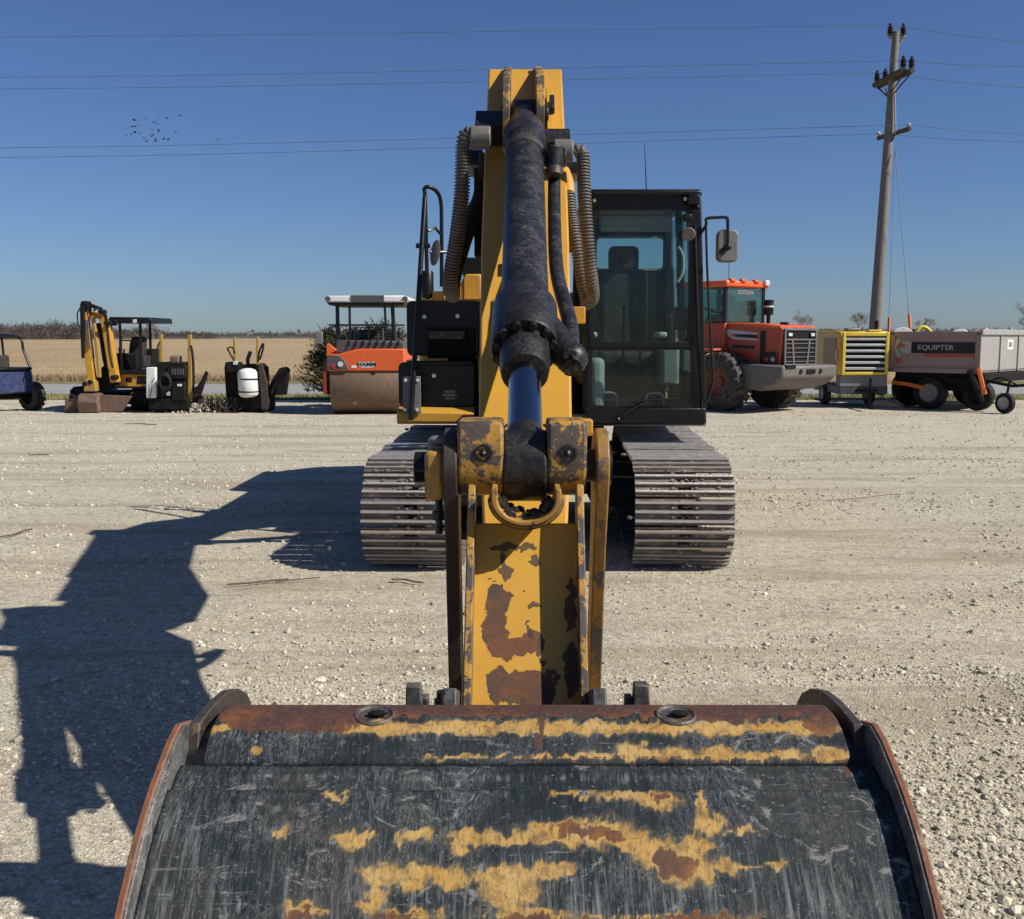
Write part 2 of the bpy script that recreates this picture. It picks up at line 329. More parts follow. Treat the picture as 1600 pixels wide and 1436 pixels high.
# loose stones (stuff): points with a size, each carrying one of five stone shapes
def stones():
    P = []; Sz = []
    def scat(n, x0, x1, y0, y1, smin, smax, dens=None, pw=2.5):
        k = 0
        while k < n:
            m = n*2
            y = rng.uniform(y0, y1, m); x = rng.uniform(-1,1,m)*(y*.62+.6); 
            if x0 is not None: x = rng.uniform(x0, x1, m)
            ok = np.ones(m, bool)
            if dens is not None:
                dv = np.array([dens(a,b) for a,b in zip(x,y)]); ok = rng.random(m) < dv
            x = x[ok][:n-k]; y = y[ok][:n-k]
            s = smin+(smax-smin)*rng.random(len(x))**pw
            P.append(np.stack([x,y],1)); Sz.append(s); k += len(x)
    cl = lambda x,y: max(0.03, min(1, .5+1.3*mnoise.fractal((x*.55,y*.8,2.), 1, 2, 4) + (.5 if (x>1.1 and y<4.6) else 0) - (.25 if y>5.2 and y<8.5 and x > 1.8 else 0)))
    scat(34000, None, None, 1.2, 5.0, .003, .012, cl, 3)
    scat(12000, 1.0, 4.4, 1.5, 5.2, .004, .016, cl, 2.2)
    scat(900, 1.0, 4.4, 1.8, 4.6, .012, .024, cl, 1.5)
    scat(17000, None, None, 4.5, 11, .004, .014, cl, 3.5)
    scat(700, None, None, 2.5, 10, .012, .028, cl, 1.5)
    scat(20000, None, None, 10, 27, .006, .026, cl, 4)
    P = np.concatenate(P); Sz = np.concatenate(Sz)
    z = np.array([gz(a,b) if abs(a)<12 and b<27 else -.03 for a,b in P]) + Sz*.15
    me = bpy.data.meshes.new('loose_gravel'); co = np.column_stack([P, z]).astype(np.float32)
    me.vertices.add(len(co)); me.vertices.foreach_set('co', co.ravel())
    at = me.attributes.new('size','FLOAT','POINT'); at.data.foreach_set('value', Sz.astype(np.float32)); me.update()
    o = bpy.data.objects.new('loose_gravel', me); COL.objects.link(o)
    tag(o, 'pale crushed limestone stones lying loose over the gravel yard', 'gravel', kind='stuff')
    t = NT('limestone_stone')
    oi = t.n('ShaderNodeAttribute'); oi.attribute_type = 'INSTANCER'; oi.attribute_name = 'tone'
    c = t.mix(oi.outputs['Fac'], (.27,.235,.17), (.70,.64,.50)); c = t.mix(t.step(t.noise(t.obj, 60, 4),.4,.6,0,.4), c, (.40,.35,.26))
    m = t.bsdf(c, .9, 0, spec=.2)
    g = bpy.data.node_groups.new('stones', 'GeometryNodeTree')
    g.interface.new_socket('Geometry', in_out='INPUT', socket_type='NodeSocketGeometry'); g.interface.new_socket('Geometry', in_out='OUTPUT', socket_type='NodeSocketGeometry')
    N = g.nodes.new; L = g.links.new
    gi = N('NodeGroupInput'); go = N('NodeGroupOutput'); j = N('GeometryNodeGeometryToInstance')
    for k in range(5):
        ic = N('GeometryNodeMeshIcoSphere'); ic.inputs['Radius'].default_value = 1; ic.inputs['Subdivisions'].default_value = 2 if k < 2 else 1
        sp = N('GeometryNodeSetPosition'); nz = N('ShaderNodeTexNoise'); nz.noise_dimensions = '4D'; nz.inputs['W'].default_value = k*7.3; nz.inputs['Scale'].default_value = 1.0
        ps = N('GeometryNodeInputPosition'); L(ps.outputs[0], nz.inputs['Vector'])
        sub = N('ShaderNodeVectorMath'); sub.operation = 'SUBTRACT'; L(nz.outputs['Color'], sub.inputs[0]); sub.inputs[1].default_value = (.5,.5,.5)
        mul = N('ShaderNodeVectorMath'); mul.operation = 'MULTIPLY'; L(sub.outputs[0], mul.inputs[0]); mul.inputs[1].default_value = (1.9,1.9,1.9)
        L(ic.outputs[0], sp.inputs[0]); L(mul.outputs[0], sp.inputs['Offset'])
        tf = N('GeometryNodeTransform'); tf.inputs['Scale'].default_value = (1, .75+.05*k, .55+.06*k); L(sp.outputs[0], tf.inputs[0])
        sm = N('GeometryNodeSetMaterial'); sm.inputs['Material'].default_value = m; L(tf.outputs[0], sm.inputs[0]); L(sm.outputs[0], j.inputs[0])
    ip = N('GeometryNodeInstanceOnPoints'); L(gi.outputs[0], ip.inputs[0]); L(j.outputs[0], ip.inputs['Instance']); ip.inputs['Pick Instance'].default_value = True
    ri = N('FunctionNodeRandomValue'); ri.data_type = 'INT'; ri.inputs[4].default_value = 0; ri.inputs[5].default_value = 4; L(ri.outputs[2], ip.inputs['Instance Index'])
    rr = N('FunctionNodeRandomValue'); rr.data_type = 'FLOAT_VECTOR'; rr.inputs[0].default_value = (-.5,-.5,0); rr.inputs[1].default_value = (.5,.5,6.28); L(rr.outputs[0], ip.inputs['Rotation'])
    na = N('GeometryNodeInputNamedAttribute'); na.data_type = 'FLOAT'; na.inputs[0].default_value = 'size'; L(na.outputs[0], ip.inputs['Scale'])
    sa = N('GeometryNodeStoreNamedAttribute'); sa.domain = 'INSTANCE'; sa.data_type = 'FLOAT'; sa.inputs['Name'].default_value = 'tone'
    rt = N('FunctionNodeRandomValue'); rt.data_type = 'FLOAT'; rt.inputs['Seed'].default_value = 5; L(rt.outputs[1], sa.inputs['Value'])
    L(ip.outputs[0], sa.inputs[0]); L(sa.outputs[0], go.inputs[0])
    md = o.modifiers.new('stones','NODES'); md.node_group = g
    me.materials.append(m)
stones()
# stubble stalks and weeds at the edge of the field (stuff)
def blades(name, n, xr, yr, hr, wd, cols, label, cat, fz=None, rows=0):
    x = rng.uniform(*xr, n); y = yr[0] + (yr[1]-yr[0])*rng.random(n)**1.5
    if rows: y = np.round(y/rows)*rows + rng.normal(0,.05,n)
    h = rng.uniform(*hr, n); a = rng.uniform(0, PI, n); lx = rng.normal(0,.25,n)*h; ly = rng.normal(0,.25,n)*h
    z = np.array([hz(p,q) for p,q in zip(x,y)]) if fz is None else np.zeros(n)
    dx = np.cos(a)*wd; dy = np.sin(a)*wd
    V = np.zeros((n,3,3)); V[:,0] = np.stack([x-dx,y-dy,z-.02],1); V[:,1] = np.stack([x+dx,y+dy,z-.02],1); V[:,2] = np.stack([x+lx,y+ly,z+h],1)
    me = bpy.data.meshes.new(name); me.vertices.add(3*n); me.vertices.foreach_set('co', V.ravel())
    me.loops.add(3*n); me.loops.foreach_set('vertex_index', np.arange(3*n)); me.polygons.add(n)
    me.polygons.foreach_set('loop_start', np.arange(n)*3); me.update(calc_edges=True)
    t = NT(name+'_mat'); nn = t.noise(t.obj, 2.0, 3); t.bsdf(t.mix(t.step(nn,.4,.6), cols[0], cols[1]), .9, spec=.1); me.materials.append(t.m)
    o = bpy.data.objects.new(name, me); COL.objects.link(o); tag(o, label, cat, kind='stuff'); return o
blades('corn_stubble', 60000, (-75,75), (41,120), (.02,.08), .02, ((.43,.32,.18),(.28,.20,.11)), 'cut tan corn stalks standing in rows over the field', 'stubble', rows=.76)
blades('roadside_weeds', 16000, (-75,-2), (40.0,44.0), (.08,.30), .02, ((.15,.11,.07),(.25,.18,.10)), 'brown dry weeds along the near edge of the field', 'weeds')
blades('verge_grass', 14000, (-40,40), (28.7,31.3), (.03,.12), .012, ((.26,.23,.10),(.20,.20,.07)), 'short dry grass on the strip beside the road', 'grass', fz=1)

# ------------------------------------------------------------------ far trees
Mbark = surf('bare_bark', (.20,.17,.145), .9, grime=.2, gcol=(.2,.17,.14))
Mtwig = surf('far_twigs', (.095,.08,.07), .95, grime=.1, gcol=(.12,.10,.09))
def bare(mb, base, h, rnd, depth=4, r0=None, sides=4, spread=.55, tw=1.0):
    r0 = r0 or h*.022
    def grow(p, d, L, r, k):
        q = p + d*L; mb.tube([p, q], [r, r*.62], sides if k > 1 else 3, False)
        if k == 0: return
        nb = 3 if k > 1 else 4
        for i in range(nb):
            ax = Vector((rnd.gauss(0,1),rnd.gauss(0,1),rnd.gauss(0,.6)))
            e = (d + ax.normalized()*spread*(1 if i else .35) + Vector((0,0,.12))).normalized()
            grow(p + d*L*(rnd.uniform(.55,1) if i else 1), e, L*rnd.uniform(.62,.82), max(r*.6, .012*tw), k-1)
    grow(Vector(base), Vector((rnd.gauss(0,.05),rnd.gauss(0,.05),1)).normalized(), h*.27, r0, depth)
def tree_mass(name, label, segs, m):
    mb = MB(); rnd = random.Random(hash(label) % 1000 if False else len(label))
    for (x0,x1,Y,h0,h1,n) in segs:
        for i in range(n):
            Yi = Y*rnd.uniform(.95,1.1); x = x0+(x1-x0)*(i+rnd.random())/n
            X = (x-800)/FPX*Yi; h = rnd.uniform(h0,h1)
            bare(mb, (X,Yi,hz(X,Yi)-.2), h, rnd, 3, None, 3, .75, 5)
            b = Vector((X,Yi,hz(X,Yi)))
            for k in range(110):                      # brush: small slanting twig faces through the crown
                p = b + Vector((rnd.gauss(0,h*.42), rnd.gauss(0,h*.3), min(.62,abs(rnd.gauss(.25,.16)))*h)); L = h*.075
                q = Vector((rnd.uniform(-1,1),rnd.uniform(-1,1),rnd.uniform(0,1.4)))*L; s = Vector((rnd.uniform(-1,1),0,rnd.uniform(-1,1)))*L*.45
                mb.add([p, p+q+s*.5, p+q-s*.5], [(0,1,2)])
    o = obj(name, mb, m, smooth=0); tag(o, label, 'woods', kind='stuff'); return o
tree_mass('far_woods', 'band of bare brown woods beyond the stubble field at the left', [(-700,-60,330,4.5,8.5,200),(-60,130,330,4.5,8.5,170),(100,250,340,3.0,7.0,110),(230,340,360,2.8,4.6,80),(300,640,520,3.5,6.2,200)], Mtwig)
tree_mass('distant_woods', 'low dark band of woods on the horizon behind the trailers', [(640,1120,600,5,7,120),(1120,1700,520,5.5,8.5,300),(1700,2300,520,5.5,8.5,160)], Mtwig)
def bare_tree(px, pyb, pyt, Y, label, seed, spread=.6):
    X = (px-800)/FPX*Y; z0 = hz(X,Y)-.1; top = pt(px,pyt,Y).z; t = thing('bare_tree', label, 'tree', (X,Y,z0), group='bare trees along the horizon')
    rnd = random.Random(seed); mb = MB(); h = (top-z0)
    bare(mb, (X,Y,z0), h*1.12, rnd, 6, h*.020, 4, spread, 1.2)
    n4 = 40; tr = MB(); tr.v = mb.v[:8]; tr.f = mb.f[:4]; cr = MB(); cr.v = mb.v[8:]; cr.f = [tuple(i-8 for i in f) for f in mb.f[4:]]
    obj('trunk', tr, Mbark, t, smooth=0); obj('crown', cr, Mbark, t, smooth=0)
bare_tree(1250,522,484,200,'wide low bare tree on the horizon behind the orange loader hood',3,.85)
bare_tree(1338,522,477,190,'round bare tree just left of the foot of the utility pole',5,.7)
bare_tree(1600,522,474,170,'tallest bare tree at the right edge beyond the grey trailer',8,.65)
bare_tree(1437,522,492,230,'small bare tree between the utility pole and the trailer top',11,.7)
bare_tree(243,530,493,300,'bare tree standing above the woods behind the mini excavator canopy',13,.5)
bare_tree(95,530,497,320,'bare tree standing above the woods left of the mini excavator arm',17,.5)
bare_tree(398,528,512,420,'small bare tree on the skyline above the white propane tank machine',19,.6)
bare_tree(468,528,513,420,'small bare tree on the skyline left of the dark cedar',23,.6)
# cedar behind the roller
Mced = NT('cedar_foliage'); Mced = Mced.bsdf(Mced.mix(Mced.step(Mced.noise(Mced.obj,2.5,4),.4,.65),(.030,.042,.020),(.085,.085,.040)), .9, spec=.1)
def cedar(px0, px1, pyb, pyt, Y, label, seed, n):
    rnd = random.Random(seed); cx = (px0+px1)/2; X = (cx-800)/FPX*Y; top = pt(cx,pyt,Y).z; W = (px1-px0)/FPX*Y/2
    t = thing('cedar_tree', label, 'tree', (X,Y,0), group='cedars behind the roller')
    tb = MB(); fb = MB(); B = Vector((X,Y,0))
    tb.tube([B, B+Vector((.05,0,top*.5)), B+Vector((0,0,top*.9))], [.13,.09,.03], 7)
    for i in range(n):
        f = rnd.random(); z = .15+f*top*.8; a = rnd.uniform(0,2*PI); rr = W*(1-abs(f-.3)**1.4*.9)*rnd.uniform(.75,1.12)
        p0 = B+Vector((0,0,z*.85)); d = Vector((math.cos(a),math.sin(a),rnd.uniform(.15,.75))).normalized()
        p1 = p0 + d*rr; tb.tube([p0,p1],[.03,.008],3,False)
        for k in range(42):
            u = rnd.uniform(.25,1.05); c = p0+d*rr*u + Vector((rnd.gauss(0,.10),rnd.gauss(0,.10),rnd.gauss(0,.09)))
            q = (d*.9+Vector((rnd.gauss(0,.5),rnd.gauss(0,.5),rnd.uniform(-.1,.9)))).normalized()*rnd.uniform(.08,.2); s = q.cross(Vector((rnd.gauss(0,1),rnd.gauss(0,1),rnd.gauss(0,1)))).normalized()*rnd.uniform(.012,.03)
            fb.add([c-s, c+s, c+q], [(0,1,2)])
    obj('trunk', tb, Mbark, t); obj('crown', fb, Mced, t, smooth=0)
cedar(468,600,600,498,28.2,'dark bushy cedar showing left of the roller',4,190)
cedar(545,650,600,486,28.6,'dark cedar with upswept tips behind the roller canopy posts',9,170)
# ================================================================== main excavator
xc = lambda Y: .005+.0115*Y
EX = thing('excavator', 'large yellow tracked excavator with black cab and raised boom facing the camera', 'excavator', (.11,9.1,0), -math.atan(.0115))
def E(x, Y, z): return Vector((xc(Y)+x, Y, z))
# ---- tracks
xt = lambda Y: -.05+.042*Y
rad = .375; yA, yB, zA, zB = 7.665, 10.02, .405, .44
def track_path(s):                                   # returns point, tangent, normal in (Y,z)
    L1 = math.hypot(yB-yA, zB-zA); d = Vector(((yB-yA)/L1, (zB-zA)/L1)); nrm = Vector((-d.y, d.x))
    A = Vector((yA,zA)); B = Vector((yB,zB)); T = 2*L1+2*PI*rad; s %= T
    if s < L1:
        sag = .018*math.sin(s/L1*PI*3)**2
        return A+nrm*(rad-sag)+d*s, d, nrm
    s -= L1
    if s < PI*rad:
        a = s/rad; n = nrm*math.cos(a)+d*math.sin(a); return B+n*rad, d*math.cos(a)-nrm*math.sin(a), n
    s -= PI*rad
    if s < L1: return B-nrm*rad-d*s, -d, -nrm
    s -= L1; a = s/rad; n = -nrm*math.cos(a)-d*math.sin(a); return A+n*rad, -d*math.cos(a)+nrm*math.sin(a), n
TT = 2*math.hypot(yB-yA,zB-zA)+2*PI*rad
Mshoe = shoe_mat()
def shoe_mesh(w, sd_):
    mb = MB(); h = w/2; rs = random.Random(sd_)
    for k_ in range(26):
        tc = rs.choice((-.034,.033,.085,-.085)); mb.ball((rs.gauss(0,.16) if k_<18 else rs.uniform(-h,h), tc+rs.uniform(-.012,.012), .006), rs.uniform(.006,.017), 5, (1.5,1,.8))
    for x0,x1 in ((-h,-.05),(.05,h)): mb.box(x0,x1,-.095,.093,-.008,.006)
    for t0,t1 in ((-.095,-.052),(-.018,.018),(.052,.093)): mb.box(-.052,.052,t0,t1,-.0085,.0055)
    for tc in (-.068,-.001,.066):
        j = 0.012
        mb.prism([(tc-.014,.005),(tc+.014,.005),(tc+.008,.031),(tc-.008,.031)], -h, h, 'x')
    for x in (-.085,.085):
        for tt in (-.035,.033): mb.cyl((x,tt,.004),(x,tt,.020), .013, 6)
    mb.box(-.10,-.055,-.08,.08,-.06,-.009); mb.box(.055,.10,-.08,.08,-.06,-.009)
    me = bpy.data.meshes.new('track_shoe'); me.from_pydata(mb.v,[],mb.f); me.update(); me.materials.append(Mshoe); return me
SHW = .715; shoe_mes = [shoe_mesh(SHW,k) for k in range(6)]
rootI = wmat(EX).inverted()
def make_track(side, label):
    off = side*.99
    X = lambda Y: xt(Y)+off
    fr = MB()
    prof = [(7.75,.30),(7.75,.5),(8.1,.62),(9.6,.62),(10.0,.5),(10.0,.3)]
    ang = math.atan(.042)
    Mt = Matrix.Translation((X(0),0,0)) @ Matrix.Rotation(-ang,4,'Z')
    fr.prism(prof, -.17,.17,'x',Mt)
    for i in range(7): fr.cyl(Mt@Vector((-.12,7.95+i*.32,.13)), Mt@Vector((.12,7.95+i*.32,.13)), .085, 14)
    tr = obj('track', fr, Mund, EX, bevel=.01, label=label)
    idl = MB(); idl.cyl(Mt@Vector((-.1,yA,zA)), Mt@Vector((.1,yA,zA)), rad-.075, 28); obj('idler_wheel', idl, Mstl, tr)
    spk = MB()
    for k in range(21):
        a0 = 2*PI*k/21
        spk.prism([(yB+(rad-.10)*math.cos(a0-.13),zB+(rad-.10)*math.sin(a0-.13)),(yB+(rad-.03)*math.cos(a0),zB+(rad-.03)*math.sin(a0)),(yB+(rad-.10)*math.cos(a0+.13),zB+(rad-.10)*math.sin(a0+.13))], -.03,.03,'x',Mt)
    spk.cyl(Mt@Vector((-.03,yB,zB)), Mt@Vector((.03,yB,zB)), rad-.09, 28); obj('sprocket', spk, Mund, tr)
    N = 35
    for i in range(N):
        p, tg, nn = track_path((i+.35)*TT/N)
        M = Matrix(((1,0,0,0),(0,tg.x,nn.x,p.x),(0,tg.y,nn.y,p.y),(0,0,0,1)))
        o = obj('track_shoe', None, None, tr, mesh=shoe_mes[(i*5+(side>0)*3)%6])
        j = Matrix.Rotation(random.gauss(0,.02),4,'X') @ Matrix.Rotation(random.gauss(0,.003),4,'Y') @ Matrix.Translation((random.gauss(0,.003),0,random.gauss(0,.003)))
        o.matrix_local = rootI @ Mt @ M @ j
make_track(-1,'track at the toolbox side of the machine'); make_track(1,'track below the operator cab')
cb = MB(); cb.box(-.60,.55,8.35,9.8,.42,.72,Matrix.Translation((.28,0,0))); cb.cyl((.30,9.1,.7),(.30,9.1,.94),.52,32)
for s in (-1,1): cb.prism([(8.2,.34),(8.2,.5),(8.6,.74),(9.6,.74),(9.9,.5),(9.9,.34)], .30+s*.35, .30+s*.84)
obj('carbody', cb, Mund, EX, bevel=.015)
# ---- upper frame
uf = MB(); uf.box(-.98,1.55,8.75,12.3,.97,1.10); uf.box(-.42,.62,8.33,8.9,.935,1.06)
obj('platform', uf, Mund, EX, bevel=.01)
a_ = pt(722,656,8.3); b_ = pt(926,681,8.3)
fl = MB(); fl.box(a_.x,b_.x,8.27,8.32,b_.z,a_.z); obj('front_plate', fl, Myel, EX, bevel=.006)
def panel(name, px0,py0,px1,py1, Y, dep, m, bev=.01, r=None, parent=EX, **k):   # box whose front face spans these photo bounds
    a = pt(px0,py1,Y); b = pt(px1,py0,Y); mb = MB()
    if r: mb.prism(rrect(a.x,b.x,a.z,b.z,r), Y, Y+dep, 'y')
    else: mb.box(a.x,b.x,Y,Y+dep,a.z,b.z)
    return obj(name, mb, m, parent, bevel=bev, **k)
# engine body, hood, counterweight
hb = MB(); hb.box(-.95,1.50,10.5,12.2,1.10,2.16); obj('engine_cover', hb, Myel, EX, bevel=.05)
cw = MB(); cw.prism([( -1.0,11.9),(1.6,11.9),(1.6,12.3),(1.2,12.75),(.3,12.95),(-.6,12.75),(-1.0,12.3)], .98,1.95,'z'); obj('counterweight', cw, Mblk, EX, bevel=.06)
tb = MB(); p = [pt(x,y,9.3) for x,y in ((655,471),(694,471),(712,458),(727,428),(752,428),(752,471))]
tb.prism([(q.x,q.z) for q in p], 9.3, 10.5, 'y'); obj('fuel_tank', tb, Myel, EX, bevel=.015)
for s in (724,): 
    a=pt(s,430,9.29); b=pt(s+1.5,471,9.29); q=MB(); q.box(a.x,b.x,9.292,9.31,b.z,a.z); obj('seam', q, Mund, EX)
panel('top_strip', 655,467,752,472, 9.0, .5, Myel, .006)
panel('step_block', 676,455,693,468, 9.0,.2, Myel, .006)
q = MB(); a=pt(668,466,9.1); q.lathe(a,(0,0,1),[(0,.055),(.22,.055),(.235,.045),(.24,.0)],16); obj('canister', q, Mblk, EX)
panel('hood_top_box', 722,402,770,431, 10.6,.8, Mblk, .03)
panel('upper_cover', 636,470,748,556, 8.98,.35, Mblk, .006, r=.05)
panel('cover_recess', 668,512,742,560, 8.93,.06, Mund, .004)
panel('recess_shelf', 670,517,726,530, 8.90,.08, Mlink, .004)  # yellow shelf coloured dark brown to carry the shade of the recess
panel('toolbox', 623,566,741,636, 8.72,.7, Mblk, .006, r=.05)
panel('toolbox_rim', 636,564,738,571, 8.68,.05, Mblk, .012)
for i,(x,y) in enumerate(((663,495),(715,494),(678,587))):
    c=pt(x,y,8.70 if y>560 else 8.96); q=MB(); q.cyl(c+Vector((0,-.012,0)),c+Vector((0,.03,0)),.018,10); obj('latch_bolt', q, Mlens, EX)
c=pt(703,617,8.72)
for dz in (-.028,0,.028):
    q=MB(); wv=.062 if dz==0 else .045; q.prism(rrect(c.x-wv,c.x+wv,c.z+dz-.011,c.z+dz+.011,.009),8.706,8.722,'y'); obj('badge', q, Mmir, EX)
bp = MB(); a=pt(620,663,8.55); b=pt(741,638,8.55)
bp.prism([(8.55,a.z+.02),(8.58,a.z),(9.0,a.z),(9.0,b.z),(8.62,b.z),(8.55,b.z-.04)], a.x, b.x); obj('side_step', bp, Myel, EX, bevel=.008)
for k in range(13):
    xx = a.x+.22+k*.028; q=MB(); q.cyl((xx,8.70,b.z),(xx,8.70,b.z+.006),.008,6); obj('tread_stud', q, Mund, EX)
pl = panel('post_bracket', 630,588,657,646, 8.53,.012, Mmir, .003, label='grey bracket plate with four bolts')
for x,y in ((634,594),(653,594),(633,640),(652,640)):
    c=pt(x,y,8.53); q=MB(); q.cyl(c,c+Vector((0,-.016,0)),.014,8); obj('bolt', q, Mlens, pl)
# frame web left of boom, in the shade
fw = MB(); p=[pt(x,y,8.6) for x,y in ((722,556),(722,516),(752,478),(905,478),(905,680),(722,680))]
fw.box(xc(8.7)-.30,xc(8.7)-.24,8.5,9.7,1.06,1.95); fw.box(xc(8.7)+.24,xc(8.7)+.30,8.5,9.7,1.06,1.95); obj('boom_bracket', fw, Myel, EX, bevel=.01)
panel('valve_box', 722,515,752,558, 9.05,.3, Myelw, .008)
panel('hose_manifold', 700,560,745,640, 8.95,.3, Mund, .01)
# handrail
hr = MB(); P=lambda x,y,Y: pt(x,y,Y)
hr.tube([P(642,657,8.50),P(646,590,8.52),P(664,308,9.0)],.022,10); obj('handrail_post', hr, Mblk, EX)
hr = MB(); hr.path([P(668,470,9.1),P(666,380,9.1),P(664,308,9.1),P(663,296,9.1),P(670,292,9.1),P(683,300,9.15),P(689,318,9.2),P(690,360,9.2),P(690,448,9.2)],.018,10,5)
hr.tube([P(669,361,9.1),P(680,356,9.15),P(690,368,9.2)],.013,8); hr.tube([P(650,384,9.1),P(672,384,9.1)],.022,8); hr.tube([P(672,394,9.12),P(697,394,9.2)],.014,8)
obj('handrail', hr, Mblk, EX)
q=MB(); c=P(680,395,9.1); q.lathe(c,(-.2,-.9,.1),[(-.03,.03),(-.02,.115),(0,.12),(.004,.10)],20)
for v_ in range(len(q.v)): x,y,z=q.v[v_]; q.v[v_]=(c.x+(x-c.x)*.38+(z-c.z)*.12, y, c.z+(z-c.z)*.95)
obj('side_mirror', q, Mmir, EX)
# ---- boom
def side_plate(poly, x0, x1, mat, name, bev=.012, parent=EX):
    mb = MB(); n=len(poly)
    v = [E(x0,*p) for p in poly]+[E(x1,*p) for p in poly]
    ar = sum(poly[i][0]*poly[(i+1)%n][1]-poly[(i+1)%n][0]*poly[i][1] for i in range(n))
    f = [tuple(range(n))[::-1], tuple(range(n,2*n))]+[(i,(i+1)%n,(i+1)%n+n,i+n) for i in range(n)]
    if ar < 0: f=[t[::-1] for t in f]
    mb.add(v,f); return obj(name, mb, mat, parent, bevel=bev)
boom = [(9.45,1.35),(9.55,1.6),(9.3,1.95),(8.75,2.75),(8.1,3.2),(7.35,3.36),(6.6,3.12),(5.6,2.72),(4.98,2.62),(4.80,2.46),(4.82,2.34),(5.2,2.02),(5.8,2.12),(6.5,2.5),(7.2,2.70),(7.9,2.6),(8.4,2.2),(8.8,1.6),(9.2,1.3)]
BOOM = side_plate(boom, -.155,.155, Myel, 'boom')
# stick cylinder over the boom
q=MB(); q.cyl(E(0,7.5,3.48),E(0,6.0,3.03),.07,20); q.cyl(E(0,6.0,3.03),E(0,5.4,2.85),.045,16); obj('stick_cylinder', q, Mcyl, EX)
q=MB()
for s in (-.07,.07): q.prism([(7.3,3.3),(7.75,3.25),(7.6,3.58),(7.4,3.55)], xc(7.5)+s-.015, xc(7.5)+s+.015)
obj('cylinder_lug', q, Myel, EX)
for s in (-1,1):
    q=MB(); q.cyl(E(s*.25,8.5,1.1),E(s*.25,7.75,2.0),.065,18); q.cyl(E(s*.25,7.75,2.0),E(s*.25,7.3,2.78),.038,14); q.cyl(E(s*.20,7.3,2.78),E(s*.30,7.3,2.78),.07,16)
    obj('boom_cylinder', q, Mcyl, EX)
# ---- stick
sd = Vector((-.7775,-.629)); sn = Vector((.629,-.7775)); so_ = Vector((5.15,2.996))
def St(x, s, t): v_=so_+sd*s+sn*t; return E(x, v_.x, v_.y)
def stick_pt(s,t): v_=so_+sd*s+sn*t; return (v_.x,v_.y)
stk = MB()
sec = [(0,.177,.22),(.35,.176,.42),(.9,.174,.64),(1.5,.168,.48),(2.48,.147,.34),(3.1,.11,.22),(3.55,.10,.14)]
for s,hw,dp in sec: stk.v += [tuple(St(-hw,s,0)),tuple(St(hw,s,0)),tuple(St(hw,s,dp)),tuple(St(-hw,s,dp))]
for i in range(len(sec)-1):
    b=i*4
    for k in range(4): stk.f.append((b+k,b+(k+1)%4,b+4+(k+1)%4,b+4+k))
stk.f += [(3,2,1,0),tuple(4*(len(sec)-1)+k for k in range(4))]
STICK = obj('stick', stk, Myel, EX, bevel=.008)
def sbox(name, x0,x1,s0,s1,t0,t1,m,bev=.004,parent=STICK,**k):
    mb=MB(); v=[St(x,s,t) for t in (t0,t1) for s in (s0,s1) for x in (x0,x1)]
    mb.add(v,[(0,2,3,1),(4,5,7,6),(0,1,5,4),(2,6,7,3),(0,4,6,2),(1,3,7,5)]); return obj(name, mb, m, parent, bevel=bev,**k)
def sprism(name, x0,x1, poly, m, bev=.004, parent=STICK):
    mb=MB(); n=len(poly); v=[St(x0,*p) for p in poly]+[St(x1,*p) for p in poly]
    mb.add(v,[tuple(range(n)),tuple(range(n,2*n))[::-1]]+[(i,(i+1)%n,(i+1)%n+n,i+n)[::-1] for i in range(n)]); return obj(name, mb, m, parent, bevel=bev)
for x0,x1 in ((-.098,-.066),(.045,.082)):
    sprism('mounting_lug', x0,x1, [(.0,.0),(.02,-.02),(.42,-.14),(.46,-.20),(.60,-.23),(.70,-.20),(.76,-.12),(.80,.0)], Myelx)
sbox('rib_bracket', .095,.125,.3,.86,-.05,.0,Myel)
sbox('grease_block', .108,.130,.44,.56,-.085,-.05,Mgrs)
q=MB(); q.path([St(.02,.08,.02),St(.02,.04,.0),St(.02,-.01,.02)],.006,6,3); q.path([St(.045,.07,.05),St(.045,.04,.04)],.018,8,3); obj('lifting_eye', q, Mgrs, STICK)
# small black weld marks
for x,s in ((-.02,.22),(.07,.20),(-.08,.2)):
    q=MB(); q.box(-.002,.002,-.03,.03,-.0,.0015,Matrix.Translation((0,0,0))); 
sbox('hose_clamp', -.215,-.10,.62,.75,-.10,.0,Mgrs)
sbox('hose_clamp', .085,.19,.76,.88,-.09,-.0,Mgrs)
# wide boom-tip pin with end caps
for s,l0 in ((-1,.17),(1,.165)):
    q=MB(); c=pt(748 if s<0 else 888, 257 if s<0 else 270, 5.15); q.cyl((c.x-s*.03,5.15,c.z),(c.x+s*.045,5.15,c.z),.062 if s<0 else .045,20); obj('pin_cap', q, Mmir, STICK, bevel=.012)
    q=MB(); q.prism(disc(5.15,c.z,.07 if s<0 else .052,20,-10,190), c.x-s*.02,c.x+s*.05); obj('pin_cover', q, Mblk, STICK)
# horizontal weld seams on lower stick, cotter wires by the rod
for x,px in ((-1,793),(1,850)):
    q=MB(); q.path([pt(px,664,3.14),pt(px+x*7,667,3.11),pt(px+x*12,655,3.08),pt(px+x*9,672,3.08),pt(px+x*4,667,3.11)],.005,5,4); obj('wire_tie', q, Mgrs, STICK)
sbox('face_rib', -.085,.085,1.62,1.70,-.02,0,Myel); sbox('face_pad', -.115,-.06,1.85,2.0,-.012,0,Myel); sbox('face_pad', .06,.115,1.85,2.0,-.012,0,Myel)
panel('hose_stop', 893,479,915,506, 3.72,.05, Myel,.004,parent=STICK)
panel('side_bracket', 893,656,926,679, 3.24,.06, Myel,.004,parent=STICK)
panel('dark_side_plate', 741,262,752,400, 4.9,.2, Mund,.004,parent=STICK)
